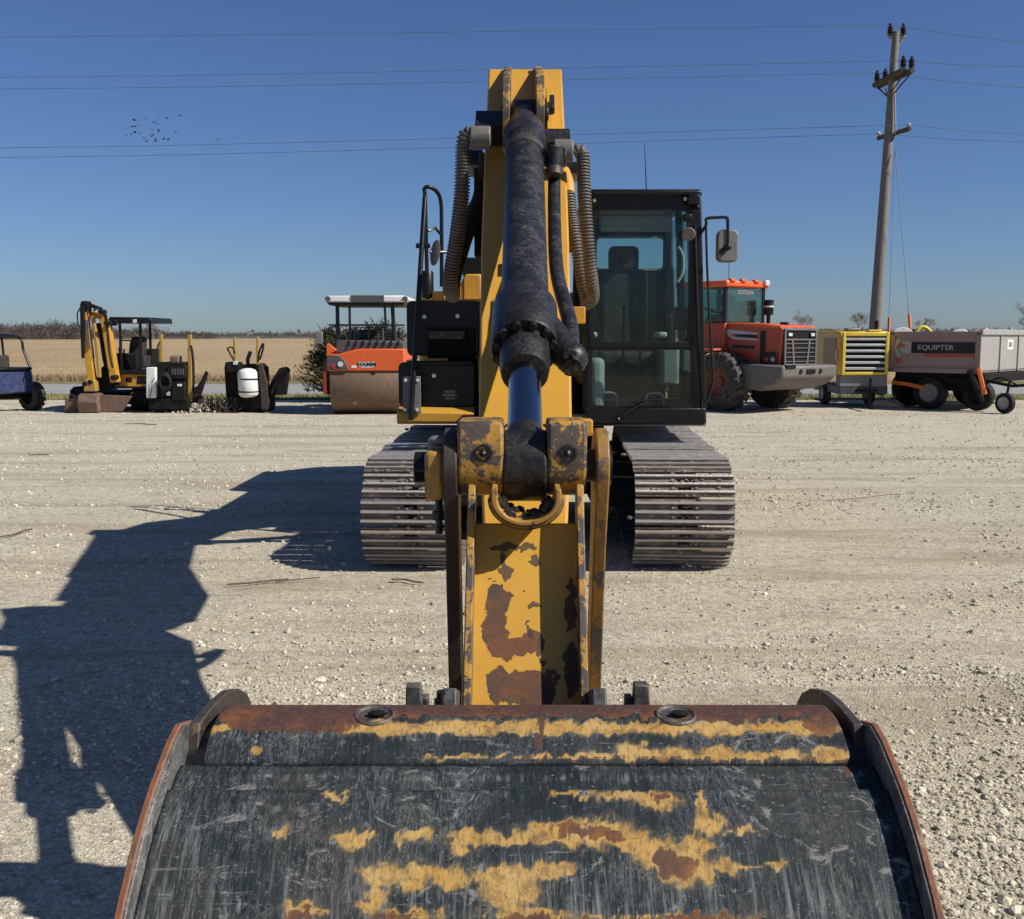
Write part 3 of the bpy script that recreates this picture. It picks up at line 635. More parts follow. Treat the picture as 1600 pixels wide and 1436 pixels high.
# ---- bucket cylinder
A = pt(820,178,4.65); B = pt(820,727,2.5); ax=(B-A); LC=ax.length; ad=ax.normalized()
cyl = MB(); cyl.lathe(A+ad*.0, ad, [(.02,.05),(.06,.062),(.14,.066),(.20,.072),(.28,.088),(.40,.090),(.42,.080),(.46,.080),(.47,.0755),(1.10,.0745),(.665*LC,.0745)], 36)
CY = obj('bucket_cylinder', cyl, Mcyl, EX)
q=MB(); q.lathe(A,ad,[(.455,.078),(.46,.0805),(.50,.0805),(.505,.078)],36); obj('wear_band', q, Mlink, CY)
q=MB(); q.cyl(A+Vector((-.055,0,0)),A+Vector((.055,0,0)),.062,24); obj('base_eye', q, Mgrs, CY, bevel=.01)
q=MB(); q.cyl(A+Vector((-.105,0,0)),A+Vector((.105,0,0)),.034,18); obj('pin', q, Mgrs, CY, bevel=.006)
g0=.66*LC
q=MB(); q.lathe(A,ad,[(g0,.076),(g0+.05,.082),(g0+.09,.099),(g0+.30,.100),(g0+.31,.096),(g0+.312,.068)],40); GL=obj('gland_head', q, Mgrs, CY)
q=MB(); q.lathe(A,ad,[(g0+.31,.072),(g0+.40,.072),(g0+.44,.066),(g0+.445,.048)],36); obj('gland_ring', q, Mgrs, CY)
uu = ad.cross(Vector((1,0,0))).normalized(); xx_=Vector((1,0,0)); 
for k in range(12):
    a_=2*PI*(k+.5)/12; c=A+ad*(g0+.308)+(xx_*math.cos(a_)+uu*math.sin(a_))*.086
    q=MB(); q.cyl(c,c+ad*.022,.0115,10); q.cyl(c+ad*.022,c+ad*.0225,.006,6); obj('bolt', q, Mgrs, GL)
rod = MB(); rod.cyl(A+ad*(g0+.40), B-ad*.10, .0445, 40); obj('piston_rod', rod, Mchr, CY)
q=MB(); q.lathe(B-ad*.14,ad,[(0,.046),(.02,.05),(.06,.056),(.14,.06)],28); q.cyl(B+Vector((-.054,0,0)),B+Vector((.054,0,0)),.088,36); obj('rod_eye', q, Mgrs, CY, bevel=.008)
# port lobe and pipe on the right
q=MB(); c=pt(893,560,2.95); gp=A+ad*(g0+.2)
q.tube([gp+Vector((.05,0,0)),c],[.06,.045],14); q.ball(c,.048,14); q.cyl(c+ad*.0,c+ad*.05,.03,10); obj('port_block', q, Mgrs, CY)
q=MB()
for x,y in ((884,556),(896,552),(900,575),(886,582)):
    c2=pt(x,y,2.90); q.cyl(c2,c2+Vector((0,-.02,0)),.009,8)
obj('port_bolt', q, Mgrs, CY)
q=MB(); q.path([pt(866,262,4.15),pt(866,280,4.1),pt(866,330,3.95),pt(868,400,3.6),pt(873,440,3.45),pt(884,480,3.25),pt(891,510,3.12),pt(893,545,3.0)],.0245,14,7); obj('hydraulic_pipe', q, Mcyl, CY)
q=MB(); c=pt(866,250,4.2); q.cyl(c+Vector((-.0,-.02,.05)),c+Vector((0,-.02,-.06)),.034,12); q.cyl(pt(866,268,4.12),pt(866,276,4.1),.030,12); q.box(c.x-.14,c.x+.05,4.2,4.26,c.z-.02,c.z+.05); obj('pipe_fitting', q, Mgrs, CY, bevel=.005)
q=MB(); q.cyl(pt(866,264,4.06),pt(866,275,4.05),.032,12); obj('pipe_collar', q, Mlink, CY)
# ---- hoses
def hose(name, pts, r, m, rib=.0, pitch=.0125, parent=STICK):
    sp = spline(pts, 14); out=[sp[0]]; L=0
    dense=[sp[0]]
    for p,q_ in zip(sp,sp[1:]):
        n=max(1,int((q_-p).length/(pitch/2)+.5)) if rib else 1
        for k in range(1,n+1): dense.append(p.lerp(q_,k/n))
    mb=MB()
    if rib:
        tot=[0]
        for p,q_ in zip(dense,dense[1:]): tot.append(tot[-1]+(q_-p).length)
        n=int(tot[-1]/(pitch/2)); pp=[]; j=0
        for i in range(n+1):
            d=i*pitch/2
            while j<len(tot)-2 and tot[j+1]<d: j+=1
            f=(d-tot[j])/max(1e-6,tot[j+1]-tot[j]); pp.append(dense[j].lerp(dense[j+1],min(1,f)))
        rr=[]; P2=[]
        for i,p in enumerate(pp[:-1]):
            nx=pp[i+1]; 
            if i%2==0: P2+= [p, p.lerp(nx,.85)]; rr+=[r,r]
            else: P2+= [p, p.lerp(nx,.85)]; rr+=[r-rib,r-rib]
        mb.tube(P2, rr, 14)
        return obj(name, mb, m, parent, smooth=30)
    mb.tube(sp, r, 14); return obj(name, mb, m, parent)
q=MB(); c=pt(748,215,4.4); q.cyl((c.x-.035,4.4,c.z),(c.x+.05,4.4,c.z),.048,12); obj('hose_end', q, Mclmp, STICK, bevel=.006)
q=MB(); c=pt(884,236,4.35); q.cyl((c.x-.05,4.35,c.z),(c.x+.03,4.35,c.z),.048,12); obj('hose_end', q, Mclmp, STICK, bevel=.006)
hose('hydraulic_hose', [pt(742,214,4.40),pt(731,210,4.40),pt(725,222,4.40),pt(723,260,4.42),pt(721,310,4.45),pt(714,370,4.5),pt(706,420,4.55),pt(703,448,4.62),pt(708,462,4.75)], .0345, Mhose, .008, .0135)
hose('hydraulic_hose', [pt(757,275,5.0),pt(751,310,4.95),pt(740,335,4.9),pt(726,370,4.85),pt(714,410,4.8),pt(706,445,4.8),pt(706,458,4.85)], .040, Mrub, .004, .012)
hose('hydraulic_hose', [pt(897,238,4.35),pt(906,235,4.35),pt(911,245,4.35),pt(912,280,4.33),pt(915,340,4.3),pt(920,400,4.3),pt(925,445,4.34),pt(926,466,4.5),pt(916,476,4.75)], .0285, Mhose, .007, .0135)
hose('hydraulic_hose', [pt(882,275,4.7),pt(888,300,4.65),pt(893,340,4.6),pt(900,380,4.55),pt(908,430,4.55),pt(914,458,4.6),pt(917,470,4.7)], .0285, Mhose, .007, .0135)
q=MB(); q.path([pt(880,268,4.72),pt(886,285,4.68),pt(888,304,4.64)],.030,12,4); obj('hose_sleeve', q, Myel, STICK)
hose('hydraulic_hose', [pt(756,240,4.9),pt(750,300,4.95),pt(750,350,5.15),pt(756,380,5.5)], .022, Mrub)
hose('hydraulic_hose', [pt(893,330,4.95),pt(893,360,5.0),pt(889,385,5.25)], .035, Mrub)
# ---- linkage
def lk(px,py,Y): return pt(px,py,Y)
PINY,PINZ = B.y,B.z
def boss(px0,px1,name):
    a=pt(px0,720,PINY-.06); b=pt(px1,720,PINY-.06); r=.086
    poly=[(PINY-r*.92,PINZ+.115),(PINY-r,PINZ+.105),(PINY-r*1.0,PINZ-.0)]+[(PINY-r*math.cos(R(t)),PINZ-.0-r*.85*math.sin(R(t))) for t in range(15,181,15)]+[(PINY+r,PINZ+.09),(PINY+r*.6,PINZ+.115)]
    mb=MB(); mb.prism(poly,a.x,b.x); o=obj(name,mb,Myelx,EX,bevel=.008)
    c=pt((px0+px1)/2+(4 if px0<800 else 2),708,PINY-r); q=MB(); q.lathe(c+Vector((0,.012,0)),(0,-1,0),[(0,.022),(.016,.022),(.017,.017),(.006,.015)],18,False); q.ball(c+Vector((0,0,0)),.010,8); obj('grease_fitting',q,Mgrs,o)
    return o
LKL=boss(715,787,'link_boss'); LKR=boss(855,916,'link_boss')
# power link: U-channel with saddle
def gridsheet(name, prof, x0, x1, nx, m, patches, parent, thick=.012, warp=(9,9), cx=None, taper=None, tex=True):
    # prof: list of (Y,z); built as a fine sheet with paint fields, closed by a back
    segs=[]; 
    for (a,b) in zip(prof,prof[1:]):
        n=max(1,int(math.hypot(b[0]-a[0],b[1]-a[1])/.006)); segs += [(a[0]+(b[0]-a[0])*k/n, a[1]+(b[1]-a[1])*k/n) for k in range(n)]
    segs.append(prof[-1]); ny=len(segs)
    v=np.zeros((ny,nx+1,3)); uv=np.zeros((ny,nx+1,2)); arc=0
    for j,(Y,z) in enumerate(segs):
        if j: arc+=math.hypot(segs[j][0]-segs[j-1][0],segs[j][1]-segs[j-1][1])
        tw = taper(Y,z) if taper else 1
        cxx = cx if cx is not None else xc(Y)
        for i in range(nx+1):
            x=cxx+(x0+(x1-x0)*i/nx)*tw; v[j,i]=(x,Y,z); uv[j,i]=(x,arc)
    V=v.reshape(-1,3); U=uv.reshape(-1,2); n=nx+1
    fld=np.full((len(V),3),-1.5)
    WX,WY=warp
    d=V[:,1]*CT-(V[:,2]-CAMH)*ST; u_=V[:,1]*ST+(V[:,2]-CAMH)*CT; px=800+FPX*V[:,0]/d; py=718-FPX*u_/d
    nz=mnoise.noise; P0=np.array([(nz((a*.05,b*.06,1.))+.6*nz((a*.15,b*.15,2.)), nz((a*.05,b*.05,5.))+.6*nz((a*.16,b*.11,6.))) for a,b in zip(px,py)])
    px=px+WX*P0[:,0]; py=py+WY*P0[:,1]
    for (ch,cx_,cy_,rx,ry) in patches:
        k='yrw'.index(ch); fld[:,k]=np.maximum(fld[:,k], 1-((px-cx_)/rx)**2-((py-cy_)/ry)**2)
    fld=np.clip(fld,-1.5,1)
    f=[(j*n+i,j*n+i+1,(j+1)*n+i+1,(j+1)*n+i)[::-1] for j in range(ny-1) for i in range(nx)]
    me=bpy.data.meshes.new(name); me.from_pydata(V.tolist(),[],f); me.update()
    col=me.attributes.new('paint','FLOAT_VECTOR','POINT'); col.data.foreach_set('vector', fld.ravel().astype(np.float32))
    uu3=np.column_stack([U,np.zeros(len(U))]); at=me.attributes.new('suv','FLOAT_VECTOR','POINT'); at.data.foreach_set('vector', uu3.ravel().astype(np.float32))
    me.transform(wmat(parent).inverted())
    me.polygons.foreach_set('use_smooth',[True]*len(me.polygons)); me.set_sharp_from_angle(angle=R(25)); me.materials.append(m)
    o=bpy.data.objects.new(name,me); COL.objects.link(o); o.parent=parent; WM[o.name]=wmat(parent)
    sm=o.modifiers.new('thickness','SOLIDIFY'); sm.thickness=thick; sm.offset=-1
    return o
def paint_split(t, edge=.35):
    at=t.n('ShaderNodeAttribute'); at.attribute_name='paint'; sp=t.n('ShaderNodeSeparateXYZ'); t.ln(at.outputs['Vector'],sp.inputs[0])
    return sp.outputs[0],sp.outputs[1],sp.outputs[2]
def web_mat():
    t=NT('yellow_link_with_rust'); v=t.obj; y,r,w_=paint_split(t)
    n1=t.noise(v,22,7,.65,.3); n2=t.noise(v,70,6,.7); big=t.noise(v,5,5)
    c=t.mix(t.step(big,.35,.65,0,.3),(.56,.30,.035),(.44,.21,.03))
    c=t.mix(t.step(n2,.62,.74,0,.8),c,(.16,.09,.03))
    m=t.step(t.math('ADD',r,t.math('MULTIPLY',t.math('SUBTRACT',n1,.5),1.7)),.0,.05)
    rc=t.mix(t.step(t.noise(v,9,3),.42,.58),(.060,.045,.035),(.17,.062,.024)); rc=t.mix(t.step(n2,.35,.7,0,.7),rc,(.10,.055,.03))
    rim=t.step(t.math('ADD',r,t.math('MULTIPLY',t.math('SUBTRACT',n1,.5),1.7)),-.14,.0)
    c=t.mix(t.math('MULTIPLY',rim,.45),c,(.30,.13,.02)); c=t.mix(m,c,rc)
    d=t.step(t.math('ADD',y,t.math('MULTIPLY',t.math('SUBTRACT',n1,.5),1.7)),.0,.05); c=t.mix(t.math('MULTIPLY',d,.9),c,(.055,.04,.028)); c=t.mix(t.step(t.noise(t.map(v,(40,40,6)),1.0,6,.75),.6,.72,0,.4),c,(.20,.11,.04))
    return t.bsdf(c,t.step(t.math('MAXIMUM',m,d),0,1,.45,.9),0,t.bump(t.math('ADD',t.math('MULTIPLY',m,-.6),t.math('MULTIPLY',n2,t.step(m,0,1,.15,.9))),.7,.004))
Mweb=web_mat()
LT=(PINY+.0,PINZ-.06); LB=(2.17,.80)
web=[(2.44,1.255),(2.40,1.18),(LB[0],LB[1])]
wp=[('r',778,948,20,34),('r',774,988,20,38),('r',798,1012,26,16),('r',778,930,16,20),('r',780,1070,20,30),('r',815,1074,52,22),('r',838,1080,36,30),('r',830,1000,14,20),
    ('y',786,870,5,16),('y',790,895,8,14),('y',834,880,9,6),('y',838,948,14,5),('y',828,985,5,16),('y',845,1010,6,18),('y',833,872,6,5),('y',862,1050,8,6),('y',765,905,5,4),('y',850,1035,7,5),('y',818,925,4,4),('y',756,1000,4,12),('y',892,950,9,50),('y',893,1045,12,50),('y',800,855,36,5),('y',800,1096,20,5),('y',870,1060,5,10)]  # long right-edge 'y' patches: grime that also deepens the flange shadow
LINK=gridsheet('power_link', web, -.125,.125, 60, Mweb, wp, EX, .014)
# side flanges of the channel
def yz_plate(name, poly, xa, xb, m, parent, bev=.003):
    return side_plate(poly, xa, xb, m, name, bev, parent)
fd=Vector((LB[0]-2.42,LB[1]-1.22)).normalized(); fn=Vector((fd.y,-fd.x)); fn = fn if fn.x<0 else -fn
def Lp(s,t): q_=Vector((2.44,1.29))+fd*s+fn*t; return (q_.x,q_.y)
for s,x in ((-1,-.129),(1,.129)):
    yz_plate('link_flange', [Lp(-.055,-.01),Lp(-.06,.03),Lp(-.04,.052),Lp(.55,.05),Lp(.55,-.03)], x-.009,x+.009, Myelx, LINK)
# U-shaped saddle rib round the rod eye
sad=MB(); n=22; pts=[]
for i in range(n+1):
    a_=PI+PI*i/n; pts.append((math.cos(a_),math.sin(a_)))
def saddle(rx_out, rx_in, y0, y1, name, m, zc, zup):
    mb=MB(); cxx=xc(2.42)
    outer=[(cxx-rx_out,zup)]+[(cxx+rx_out*c_, zc+rx_out*.78*s_) for c_,s_ in pts]+[(cxx+rx_out,zup)]
    inner=[(cxx-rx_in,zup)]+[(cxx+rx_in*c_, zc+rx_in*.78*s_) for c_,s_ in pts]+[(cxx+rx_in,zup)]
    k=len(outer); v=[]
    for y in (y0,y1): v+= [(x,y,z) for x,z in outer]+[(x,y,z) for x,z in inner]
    f=[]
    for i in range(k-1):
        f+=[(i,i+1,k+i+1,k+i),(2*k+i,3*k+i,3*k+i+1,2*k+i+1),(i,2*k+i,2*k+i+1,i+1),(k+i,k+i+1,3*k+i+1,3*k+i)]
    f+=[(0,k,3*k,2*k),(k-1,3*k-1,4*k-1,2*k-1)]
    mb.add(v,f); return obj(name,mb,m,LINK,bevel=.003)
zc=pt(822,795,2.36).z+.02
saddle(.081,.067,2.325,2.46,'saddle_rib',Myelw,zc+.008,PINZ-.035)
# curved gusset below the saddle, blending it into the web
mb=MB(); cxx=xc(2.4); rows=5; k=len(pts); fr_=pt(822,836,2.34)
for j in range(rows+1):
    q_=j/rows; yy=2.335+.10*q_; rxx=.079-.004*q_; zz=zc+.006
    for c_,s_ in pts: mb.v.append((cxx+rxx*c_, yy+(.0 if q_<1 else .004), zz+rxx*.78*s_))
for j in range(rows):
    for i in range(k-1): mb.f.append((j*k+i,j*k+i+1,(j+1)*k+i+1,(j+1)*k+i))
gs=obj('saddle_gusset',mb,Myelw,LINK); sm=gs.modifiers.new('t','SOLIDIFY'); sm.thickness=.01
Mtip = surf('tipping_link_paint', (.40,.20,.025), .5, grime=.4, gcol=(.08,.055,.03), chip=.46, ccol=(.06,.048,.038), csc=7, edge=.5, ecol=(.07,.05,.04), bump=.4)
q=MB()
rr_=random.Random(4)
for k_ in range(60):
    a_=rr_.uniform(PI*1.08,PI*1.92); q.ball((xc(2.42)+.060*math.cos(a_), rr_.uniform(2.34,2.50), zc+.052*math.sin(a_)+rr_.uniform(-.004,.008)), rr_.uniform(.006,.016), 6)
obj('packed_dirt', q, Mgrs, LINK)
# tipping links (straps) and their ends
def strap(px0,px1, side):
    xa=pt(px0,720,PINY).x; xb=pt(px1,720,PINY).x
    lo=Vector((2.66,.72)); hi=Vector((PINY,PINZ)); d=(lo-hi).normalized(); nn=Vector((-d.y,d.x)); r=.092
    poly=[]
    ang0=math.atan2(nn.y,nn.x)
    for k_ in range(13):
        a_=ang0+PI*k_/12; 
        poly.append((hi.x+r*math.cos(a_),hi.y+r*math.sin(a_)))
    # make sure the arc goes away from lo
    if (Vector(poly[6])-hi).dot(d)>0:
        poly=[(hi.x+r*math.cos(ang0-PI*k_/12),hi.y+r*math.sin(ang0-PI*k_/12)) for k_ in range(13)]
    e1=lo-nn*.055 if (Vector(poly[-1])-hi).dot(nn)<0 else lo+nn*.055; e0=lo*2-e1
    w1=(hi+d*.20)+(e1-lo)*1.0; w0=(hi+d*.20)-(e1-lo)*1.0
    poly=poly+[(w1.x,w1.y),(e1.x,e1.y),(e0.x,e0.y),(w0.x,w0.y)]
    mb=MB(); mb.prism(poly,xa,xb); return obj('tipping_link',mb, Mtip if side>0 else Mlink,EX,bevel=.004)  # left strap takes the darker brown, its shaded side put into the colour
SL=strap(695,717,-1); SR=strap(928,948,1)
q=MB(); a=pt(667,775,PINY+.0); b=pt(696,700,PINY)
q.box(a.x,b.x,PINY-.07,PINY+.07,a.z,b.z); obj('pin_block', q, Myelw, EX, bevel=.012)
q=MB(); c=pt(657,732,PINY+.0); q.cyl((pt(648,732,PINY).x,PINY,c.z),(pt(668,732,PINY).x,PINY,c.z),.042,8); obj('pin_nut', q, Mblk, EX, bevel=.004)
q=MB(); c=pt(686,695,PINY); q.ball(c+Vector((0,0,.01)),.018,10,(1.6,1,.8)); obj('grease_cap', q, Mmir, EX)
q=MB(); q.cyl(pt(686,772,PINY),pt(686,834,PINY),.010,8); q.cyl(pt(686,798,PINY),pt(686,812,PINY),.019,6); obj('hanging_bolt', q, Mgrs, EX, bevel=.002)
q=MB(); q.cyl((pt(948,732,PINY).x,PINY,PINZ),(pt(954,732,PINY).x,PINY,PINZ),.05,16); obj('pin_washer', q, Mgrs, EX)
q=MB(); q.cyl((pt(697,732,PINY).x,PINY,PINZ),(pt(946,732,PINY).x,PINY,PINZ),.04,20); obj('link_pin', q, Mgrs, EX)
# ---- cab
CY0=8.6
def cp(px,py,Y=CY0): return pt(px,py,Y)
tl,tr_,bl,br=cp(918,306),cp(1096,304),cp(910,662),cp(1104,655)
zt,zb=tl.z,bl.z; cx0,cx1=bl.x,br.x; cx0t,cx1t=tl.x,tr_.x; CYB=10.25
def cabx(z,side): 
    f=(z-zb)/(zt-zb); return (cx0+(cx0t-cx0)*f) if side<0 else (cx1+(cx1t-cx1)*f)
def cbar(name, pts, w_, d_, m=Mblk, parent=EX):
    mb=MB()
    for p0,p1 in zip(pts,pts[1:]):
        p0=Vector(p0);p1=Vector(p1)
        v=[]
        for p_ in (p0,p1):
            v+=[(p_.x-w_/2,p_.y-d_/2,p_.z),(p_.x+w_/2,p_.y-d_/2,p_.z),(p_.x+w_/2,p_.y+d_/2,p_.z),(p_.x-w_/2,p_.y+d_/2,p_.z)]
        mb.add(v,[(0,3,2,1),(4,5,6,7),(0,1,5,4),(1,2,6,5),(2,3,7,6),(3,0,4,7)])
    return obj(name, mb, m, parent, bevel=.012)
CAB=cbar('cab',[(cx0+.03,CY0+.05,zb),(cx0t+.03,CY0+.05,zt)],.07,.10); CAB['label']='black operator cab with tinted glass'
cbar('cab_post',[(cx1-.055,CY0+.05,zb),(cx1t-.055,CY0+.05,zt)],.11,.12,parent=CAB)
for x0_,x1_ in ((cx0,cx0t),(cx1-.06,cx1t-.06)):
    cbar('cab_post',[(x0_+.03,CYB,zb),(x1_+.03,CYB,zt)],.08,.10,parent=CAB)
cbar('door_post',[(cx1-.04,9.5,zb),(cx1t-.04,9.5,zt)],.06,.09,parent=CAB)
q=MB(); q.box(cx0t-.005,cx1t+.005,CY0-.01,CYB+.06,zt-.02,zt+.055); obj('cab_roof',q,Mblk,CAB,bevel=.025)
panel('roof_guard', 928,298,1093,304, CY0-.06,.10, Mblk,.006,parent=CAB)
panel('roof_header', 925,306,1090,325, CY0-.005,.07, Mblk,.012,parent=CAB)
q=MB(); q.box(cx0,cx1,CY0,CYB,zb-.02,zb+.05); obj('cab_floor',q,Mgrey,CAB,bevel=.01)
panel('cab_sill', 914,637,1103,664, CY0-.03,.10, Mblk,.015,parent=CAB)
def frame_ring(name, px0,py0,px1,py1, Y, w_, r, dep, m, parent):
    a=pt(px0,py1,Y); b=pt(px1,py0,Y); o_=rrect(a.x,b.x,a.z,b.z,r,5); i_=rrect(a.x+w_,b.x-w_,a.z+w_,b.z-w_,max(.01,r-w_*.5),5); k=len(o_)
    mb=MB(); v=[(x,Y,z) for x,z in o_]+[(x,Y,z) for x,z in i_]+[(x,Y+dep,z) for x,z in o_]+[(x,Y+dep,z) for x,z in i_]; f=[]
    for i in range(k):
        j=(i+1)%k; f+=[(i,j,k+j,k+i),(2*k+i,3*k+i,3*k+j,2*k+j),(i,2*k+i,2*k+j,j),(k+i,k+j,3*k+j,3*k+i)]
    f=[t_[::-1] for t_ in f]; mb.add(v,f); return obj(name,mb,m,parent)
def pane(name, px0,py0,px1,py1,Y,m,parent,r=.04):
    a=pt(px0,py1,Y); b=pt(px1,py0,Y); mb=MB(); mb.prism(rrect(a.x,b.x,a.z,b.z,r),Y,Y+.006,'y'); return obj(name,mb,m,parent,smooth=0)
wf=frame_ring('windshield_frame', 921,322,1086,541, CY0-.012,.035,.10,.03,Mblk,CAB)
pane('windshield', 925,326,1083,538, CY0-.002,Mgls,wf,.09)
wf2=frame_ring('lower_window_frame', 918,540,1087,640, CY0-.012,.035,.06,.03,Mblk,CAB)
pane('lower_window', 922,543,1083,636, CY0-.002,Mgls,wf2,.05)
panel('window_bar', 922,534,1086,543, CY0-.02,.02, Mblk,.003,parent=CAB)
# rear wall with window, left side with glass
rw=MB(); a=pt(932,420,CYB); b=pt(1037,372,CYB)
lx,rx=cx0t+.02,cx1t-.02
for bx in ((lx,rx,zb,a.z),(lx,rx,b.z,zt),(lx,a.x,a.z,b.z),(b.x,rx,a.z,b.z)): rw.box(bx[0],bx[1],CYB-.01,CYB+.04,bx[2],bx[3])
obj('rear_wall',rw,Mund,CAB); q=MB(); q.box(a.x,b.x,CYB+.01,CYB+.016,a.z,b.z); obj('rear_window',q,Mgls2,CAB,smooth=0)
frame_ring('rear_window_frame', 929,369,1040,423, CYB-.02,.02,.05,.02,Mgrey,CAB)
lw_=MB(); lw_.box(cx0t+.0,cx0t+.03,CY0+.1,CYB,zb+.0,zb+.55); obj('side_wall',lw_,Mund,CAB)
lw_=MB(); lw_.box(cx1-.05,cx1-.01,CY0+.1,CYB,zb+.0,zb+.42); obj('door',lw_,Mblk,CAB,bevel=.01)
q=MB(); q.box(cx0t+.01,cx0t+.016,CY0+.1,CYB,zb+.56,zt-.05); obj('side_window',q,Mgls2,CAB,smooth=0)
q=MB(); q.box(cx1t-.03,cx1t-.024,CY0+.12,CYB-.05,zb+.43,zt-.05); obj('door_window',q,Mgls2,CAB,smooth=0)
# seat and controls
def rbox(name,x0,x1,y0,y1,z0,z1,m,parent,bev=.03): mb=MB(); mb.box(x0,x1,y0,y1,z0,z1); return obj(name,mb,m,parent,bevel=bev,seg=3)
c=pt(975,480,9.5); sx=c.x
ST_=rbox('operator_seat',sx-.25,sx+.25,9.15,9.65,zb+.45,zb+.60,Mseat,CAB,.05)
a=pt(950,465,9.65); b=pt(1000,420,9.65)
rbox('seat_back',sx-.24,sx+.24,9.62,9.76,zb+.58,b.z+.0,Mseat,ST_,.07)
a=pt(951,425,9.62); b=pt(999,384,9.62); rbox('headrest',a.x,b.x,9.6,9.72,a.z,b.z,Mseat,ST_,.05)
for s in (-1,1):
    rbox('console',sx+s*.36-.08,sx+s*.36+.08,9.0,9.6,zb+.3,zb+.66,Mgrey,CAB,.03)
    q=MB(); q.path([(sx+s*.36,9.05,zb+.62),(sx+s*.35,9.0,zb+.78),(sx+s*.34,8.98,zb+.86)],[.03]*12+[.03] if False else .022,8,5); q.ball((sx+s*.34,8.98,zb+.88),.035,8,(1,1,1.5)); obj('joystick',q,Mblk,CAB)
    rbox('armrest',sx+s*.31-.04,sx+s*.31+.04,9.15,9.5,zb+.72,zb+.77,Mlgr,CAB,.02)
    q=MB(); q.tube([(sx+s*.10,8.95,zb+.06),(sx+s*.07,8.85,zb+.62),(sx+s*.07,8.86,zb+.95)],.011,8); q.ball((sx+s*.07,8.86,zb+.97),.022,8); obj('pedal_lever',q,Mblk,CAB)
    q=MB(); q.box(sx+s*.13-.06,sx+s*.13+.06,8.78,8.95,zb+.07,zb+.13); obj('pedal',q,Mblk,CAB,bevel=.01)
    q=MB(); q.path([(sx+s*.2-.08,8.8,zb+.08),(sx+s*.2-.07,8.8,zb+.22),(sx+s*.2,8.8,zb+.25),(sx+s*.2+.07,8.8,zb+.22),(sx+s*.2+.08,8.8,zb+.08)],.010,8,4); obj('foot_guard',q,Mlgr,CAB)
rbox('monitor',cx1-.25,cx1-.10,8.8,8.86,zb+.78,zb+.98,Mblk,CAB,.015)
rbox('side_console',cx0+.07,cx0+.2,8.75,9.7,zb+.1,zb+.55,Mlgr,CAB,.05)
rbox('sun_visor',sx-.3,sx+.3,8.68,8.72,zt-.28,zt-.14,Mgrey,CAB,.02)
q=MB(); q.path([(cx1-.2,9.0,zb+1.2),(cx1-.16,9.0,zb+1.28),(cx1-.16,9.0,zb+1.42),(cx1-.2,9.0,zb+1.5)],.012,8,5); obj('grab_handle',q,Mlgr,CAB)
q=MB(); q.tube([pt(966,655,8.53),pt(975,648,8.52),pt(1008,628,8.55)],.007,6); q.tube([pt(985,627,8.56),pt(1060,622,8.56)],.008,6); q.ball(pt(966,655,8.53),.02,8); obj('wiper',q,Mgrs,CAB)
# lamps, mirror, antenna, outside rails
for x,y,s in ((1084,312,.05),(1074,340,.035)):
    q=MB(); c=pt(x,y,CY0-.09); q.box(c.x-s,c.x+s,CY0-.12,CY0-.04,c.z-s*.8,c.z+s*.8); lb=obj('lamp_housing',q,Mblk,CAB,bevel=.012)
q=MB(); c=pt(1076,366,CY0-.1); q.lathe(c,(-.15,-1,-.25),[(-.05,.03),(-.02,.05),(.0,.055),(.006,.05)],18); obj('work_lamp',q,Mmir,CAB)
q=MB(); q.tube([pt(1076,335,CY0-.08),pt(1075,360,CY0-.07)],.012,8); q.tube([pt(1088,300,CY0-.02),pt(1088,325,CY0-.05)],.03,10); obj('lamp_bracket',q,Mblk,CAB)
q=MB(); q.ball(pt(929,313,CY0-.02),.016,8); q.ball(pt(1071,311,CY0-.06),.016,8); q.ball(pt(1091,520,CY0-.02),.012,8); obj('cab_bolt',q,Mlens,CAB)
q=MB(); q.path([pt(1090,372,CY0),pt(1103,352,CY0-.05),pt(1104,342,CY0-.05),pt(1120,340,CY0-.05),pt(1134,340,CY0-.05),pt(1137,346,CY0-.05),pt(1137,385,CY0-.05)],.013,8,6); obj('mirror_arm',q,Mblk,CAB)
a=pt(1119,410,CY0-.02); b=pt(1154,359,CY0-.02); q=MB(); q.prism(rrect(a.x,b.x,a.z,b.z,.05),CY0-.05,CY0+.03,'y',Matrix.Translation((0,0,0)))
mi=obj('cab_mirror',q,Mmir,CAB,bevel=.015); q=MB(); q.ball(pt(1137,386,CY0-.07),.03,10); q.cyl(pt(1137,386,CY0-.07),pt(1124,396,CY0-.06),.02,8); obj('mirror_clamp',q,Mblk,mi)
q=MB(); q.path([pt(1103,350,CY0-.04),pt(1105,420,CY0-.05),pt(1110,520,CY0-.07),pt(1114,580,CY0-.08),pt(1112,605,CY0-.06),pt(1103,628,CY0-.02)],.010,8,6); obj('door_rail',q,Mblk,CAB)
q=MB(); q.path([pt(1086,350,CY0-.03),pt(1088,430,CY0-.035),pt(1092,540,CY0-.04),pt(1095,600,CY0-.03),pt(1097,640,CY0-.02)],.010,8,6); obj('door_trim',q,Mrub,CAB)
q=MB(); q.tube([pt(1010,300,9.6),pt(1007,224,9.6)],[.006,.003],6); obj('antenna',q,Mblk,CAB)
panel('amber_marker', 1078,655,1100,661, CY0+.05,.05, Myel,.004,parent=CAB)
